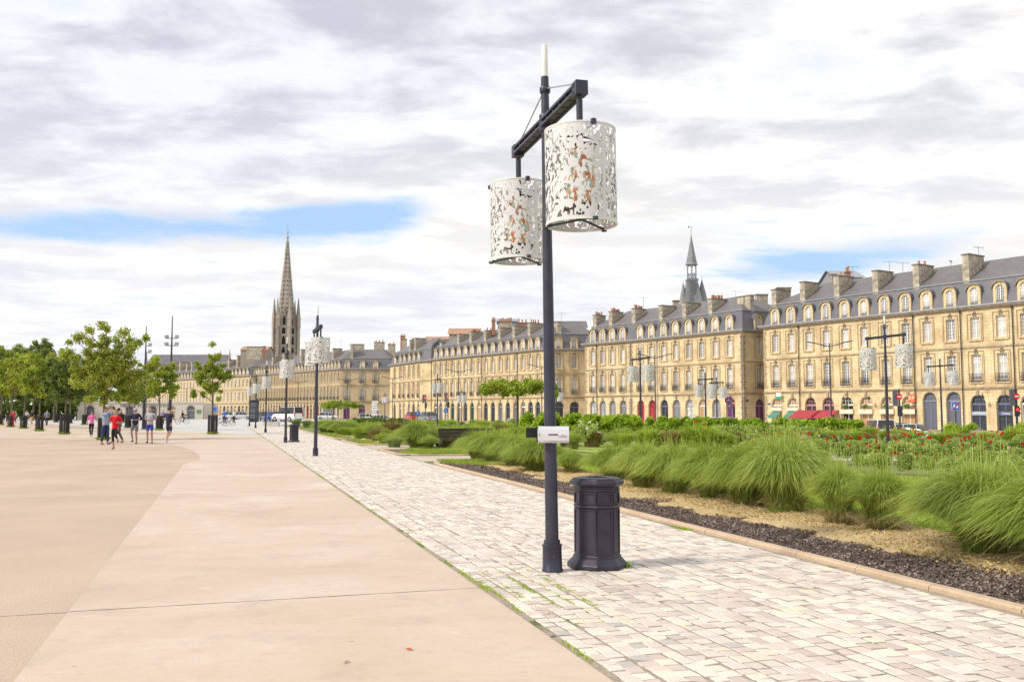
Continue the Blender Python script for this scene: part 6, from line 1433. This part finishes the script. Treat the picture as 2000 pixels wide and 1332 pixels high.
person(292, 866, 1.78, .0, dict(JOG2, lk=(.11, -.05, .50), la=(.12, .0, .09), rk=(-.10, -.06, .50), ra=(-.09, -.02, .10)), 'jogging man in pale grey t-shirt and bright blue shorts', (.42, .43, .48), (.05, .06, .34), (.10, .10, .09), HAIRG, .5, .5)
person(329, 865, 1.78, PI-.25, AWAY, 'man in navy t-shirt and navy shorts running away from us', (.035, .04, .08), (.04, .05, .09), (.62, .60, .80), HAIRD, .55, .5)
DIST = [(25, 834, WALK, .2, 'distant walker in red with red trousers at far left', (.55, .06, .06), (.40, .05, .05), 1.0), (51, 830, STAND, .0, 'distant person in white top between two tree guards', (.65, .65, .65), (.05, .05, .08), 1.0), (62, 828, WALK, -.1, 'distant jogger in black top with orange shorts', (.03, .03, .03), (.65, .25, .05), .5),
    (91, 832, WALK, .3, 'distant walker in grey blue top left of the darkest tree', (.22, .27, .36), (.04, .04, .06), 1.0), (236, 833, STAND, PI/2, 'distant dark dressed person behind the photographer', (.03, .03, .035), (.03, .03, .035), 1.0), (318, 829, STAND, 0, 'distant person in mauve beside the mast', (.25, .18, .35), (.05, .05, .07), 1.0), (14, 826, STAND, 1, 'distant dark figure at the left edge', (.04, .04, .05), (.03, .03, .05), 1.0),
    (30, 825, STAND, 2, 'distant figure in white cap near the left edge', (.5, .5, .52), (.05, .05, .08), 1.0), (438, 827, STAND, .5, 'cyclist in bright blue jacket standing with bikes', (.04, .20, .62), (.03, .03, .04), 1.0), (457, 826, STAND, -.4, 'person in white shirt beside the blue cyclist', (.6, .6, .6), (.03, .03, .04), 1.0), (524, 826, WALK, 1.5, 'person in blue jacket left of the small blue car', (.05, .15, .5), (.03, .03, .04), 1.0)]
for px, py, po, fa, lab, a_, b_, sh in DIST: person(px, py, 1.74, fa, po, lab, a_, b_, (.1, .1, .1), HAIRD, sh, .5, detail=False)
def bicycle(px, py, face, lab):
    g = ground(px, py); r = empty('bicycle', (g.x, g.y, 0), face); tag(r, lab, 'bicycle')
    for x in (-.52, .52):
        m = MB(); n = 24
        for k in range(n): t0, t1 = 2*PI*k/n, 2*PI*(k+1)/n; m.bar((x+.33*math.cos(t0), 0, .34+.33*math.sin(t0)), (x+.33*math.cos(t1), 0, .34+.33*math.sin(t1)), .035, .035)
        for k in range(8): t0 = 2*PI*k/8; m.bar((x, 0, .34), (x+.32*math.cos(t0), 0, .34+.32*math.sin(t0)), .006, .006)
        m.build('wheel', IRON, r)
    m = MB()
    for a_, b_ in (((-.52,0,.34),(-.05,0,.30)), ((-.05,0,.30),(-.2,0,.85)), ((-.2,0,.85),(-.52,0,.34)), ((-.18,0,.78),(.36,0,.80)), ((-.05,0,.30),(.38,0,.72)), ((.34,0,.92),(.52,0,.34))): m.bar(a_, b_, .035, .035)
    m.build('frame', IRON, r); m = MB(); m.box(-.32, -.08, -.06, .06, .86, .91); m.build('saddle', BLACK, r); m = MB(); m.bar((.34, -.26, .98), (.34, .26, .98), .03, .03); m.bar((.34, 0, .9), (.34, 0, .98), .03, .03); m.build('handlebar', IRON, r); return r
RIDE = dict(lk=(.10, -.30, .86), la=(.09, -.08, .52), rk=(-.10, -.26, .70), ra=(-.09, -.10, .32), le=(.22, -.22, 1.20), lh=(.20, -.48, 1.08), re=(-.22, -.22, 1.20), rh=(-.20, -.48, 1.08))
b_ = bicycle(356, 828, .1, 'dark bicycle ridden across the pale plaza before the pavilion')
rr = person(356, 828, 1.7, PI/2+.1, RIDE, 'rider in dark coat on the bicycle before the pavilion', (.03, .025, .03), (.08, .07, .12), (.02, .02, .02), HAIRD, 1.0, 1.0, True, detail=False)
bicycle(432, 832, .3, 'bicycle leaning left of the blue cyclist'); bicycle(446, 831, -.2, 'bicycle held right of the blue cyclist')
# a fallen leaf and small litter on the slab
for (px, py, c) in ((800, 1268, (.45, .10, .04)), (676, 1292, (.25, .19, .14)), (1080, 1243, (.25, .18, .13))):
    g = ground(px, py, .01); V = np.array([[(-.03, 0, .004), (0, -.012, .014), (.035, 0, .006), (.002, .013, .003)]]).reshape(-1, 3); o = mobj('fallen_leaf', np_mesh('fallen_leaf', V, 4, paint('dry_leaf', c, .8)), None, (g.x, g.y, .008), random.uniform(0, 3)); tag(o, 'small dry fallen leaf on the beige concrete walkway', 'leaf', 'fallen leaves on the beige concrete walkway')
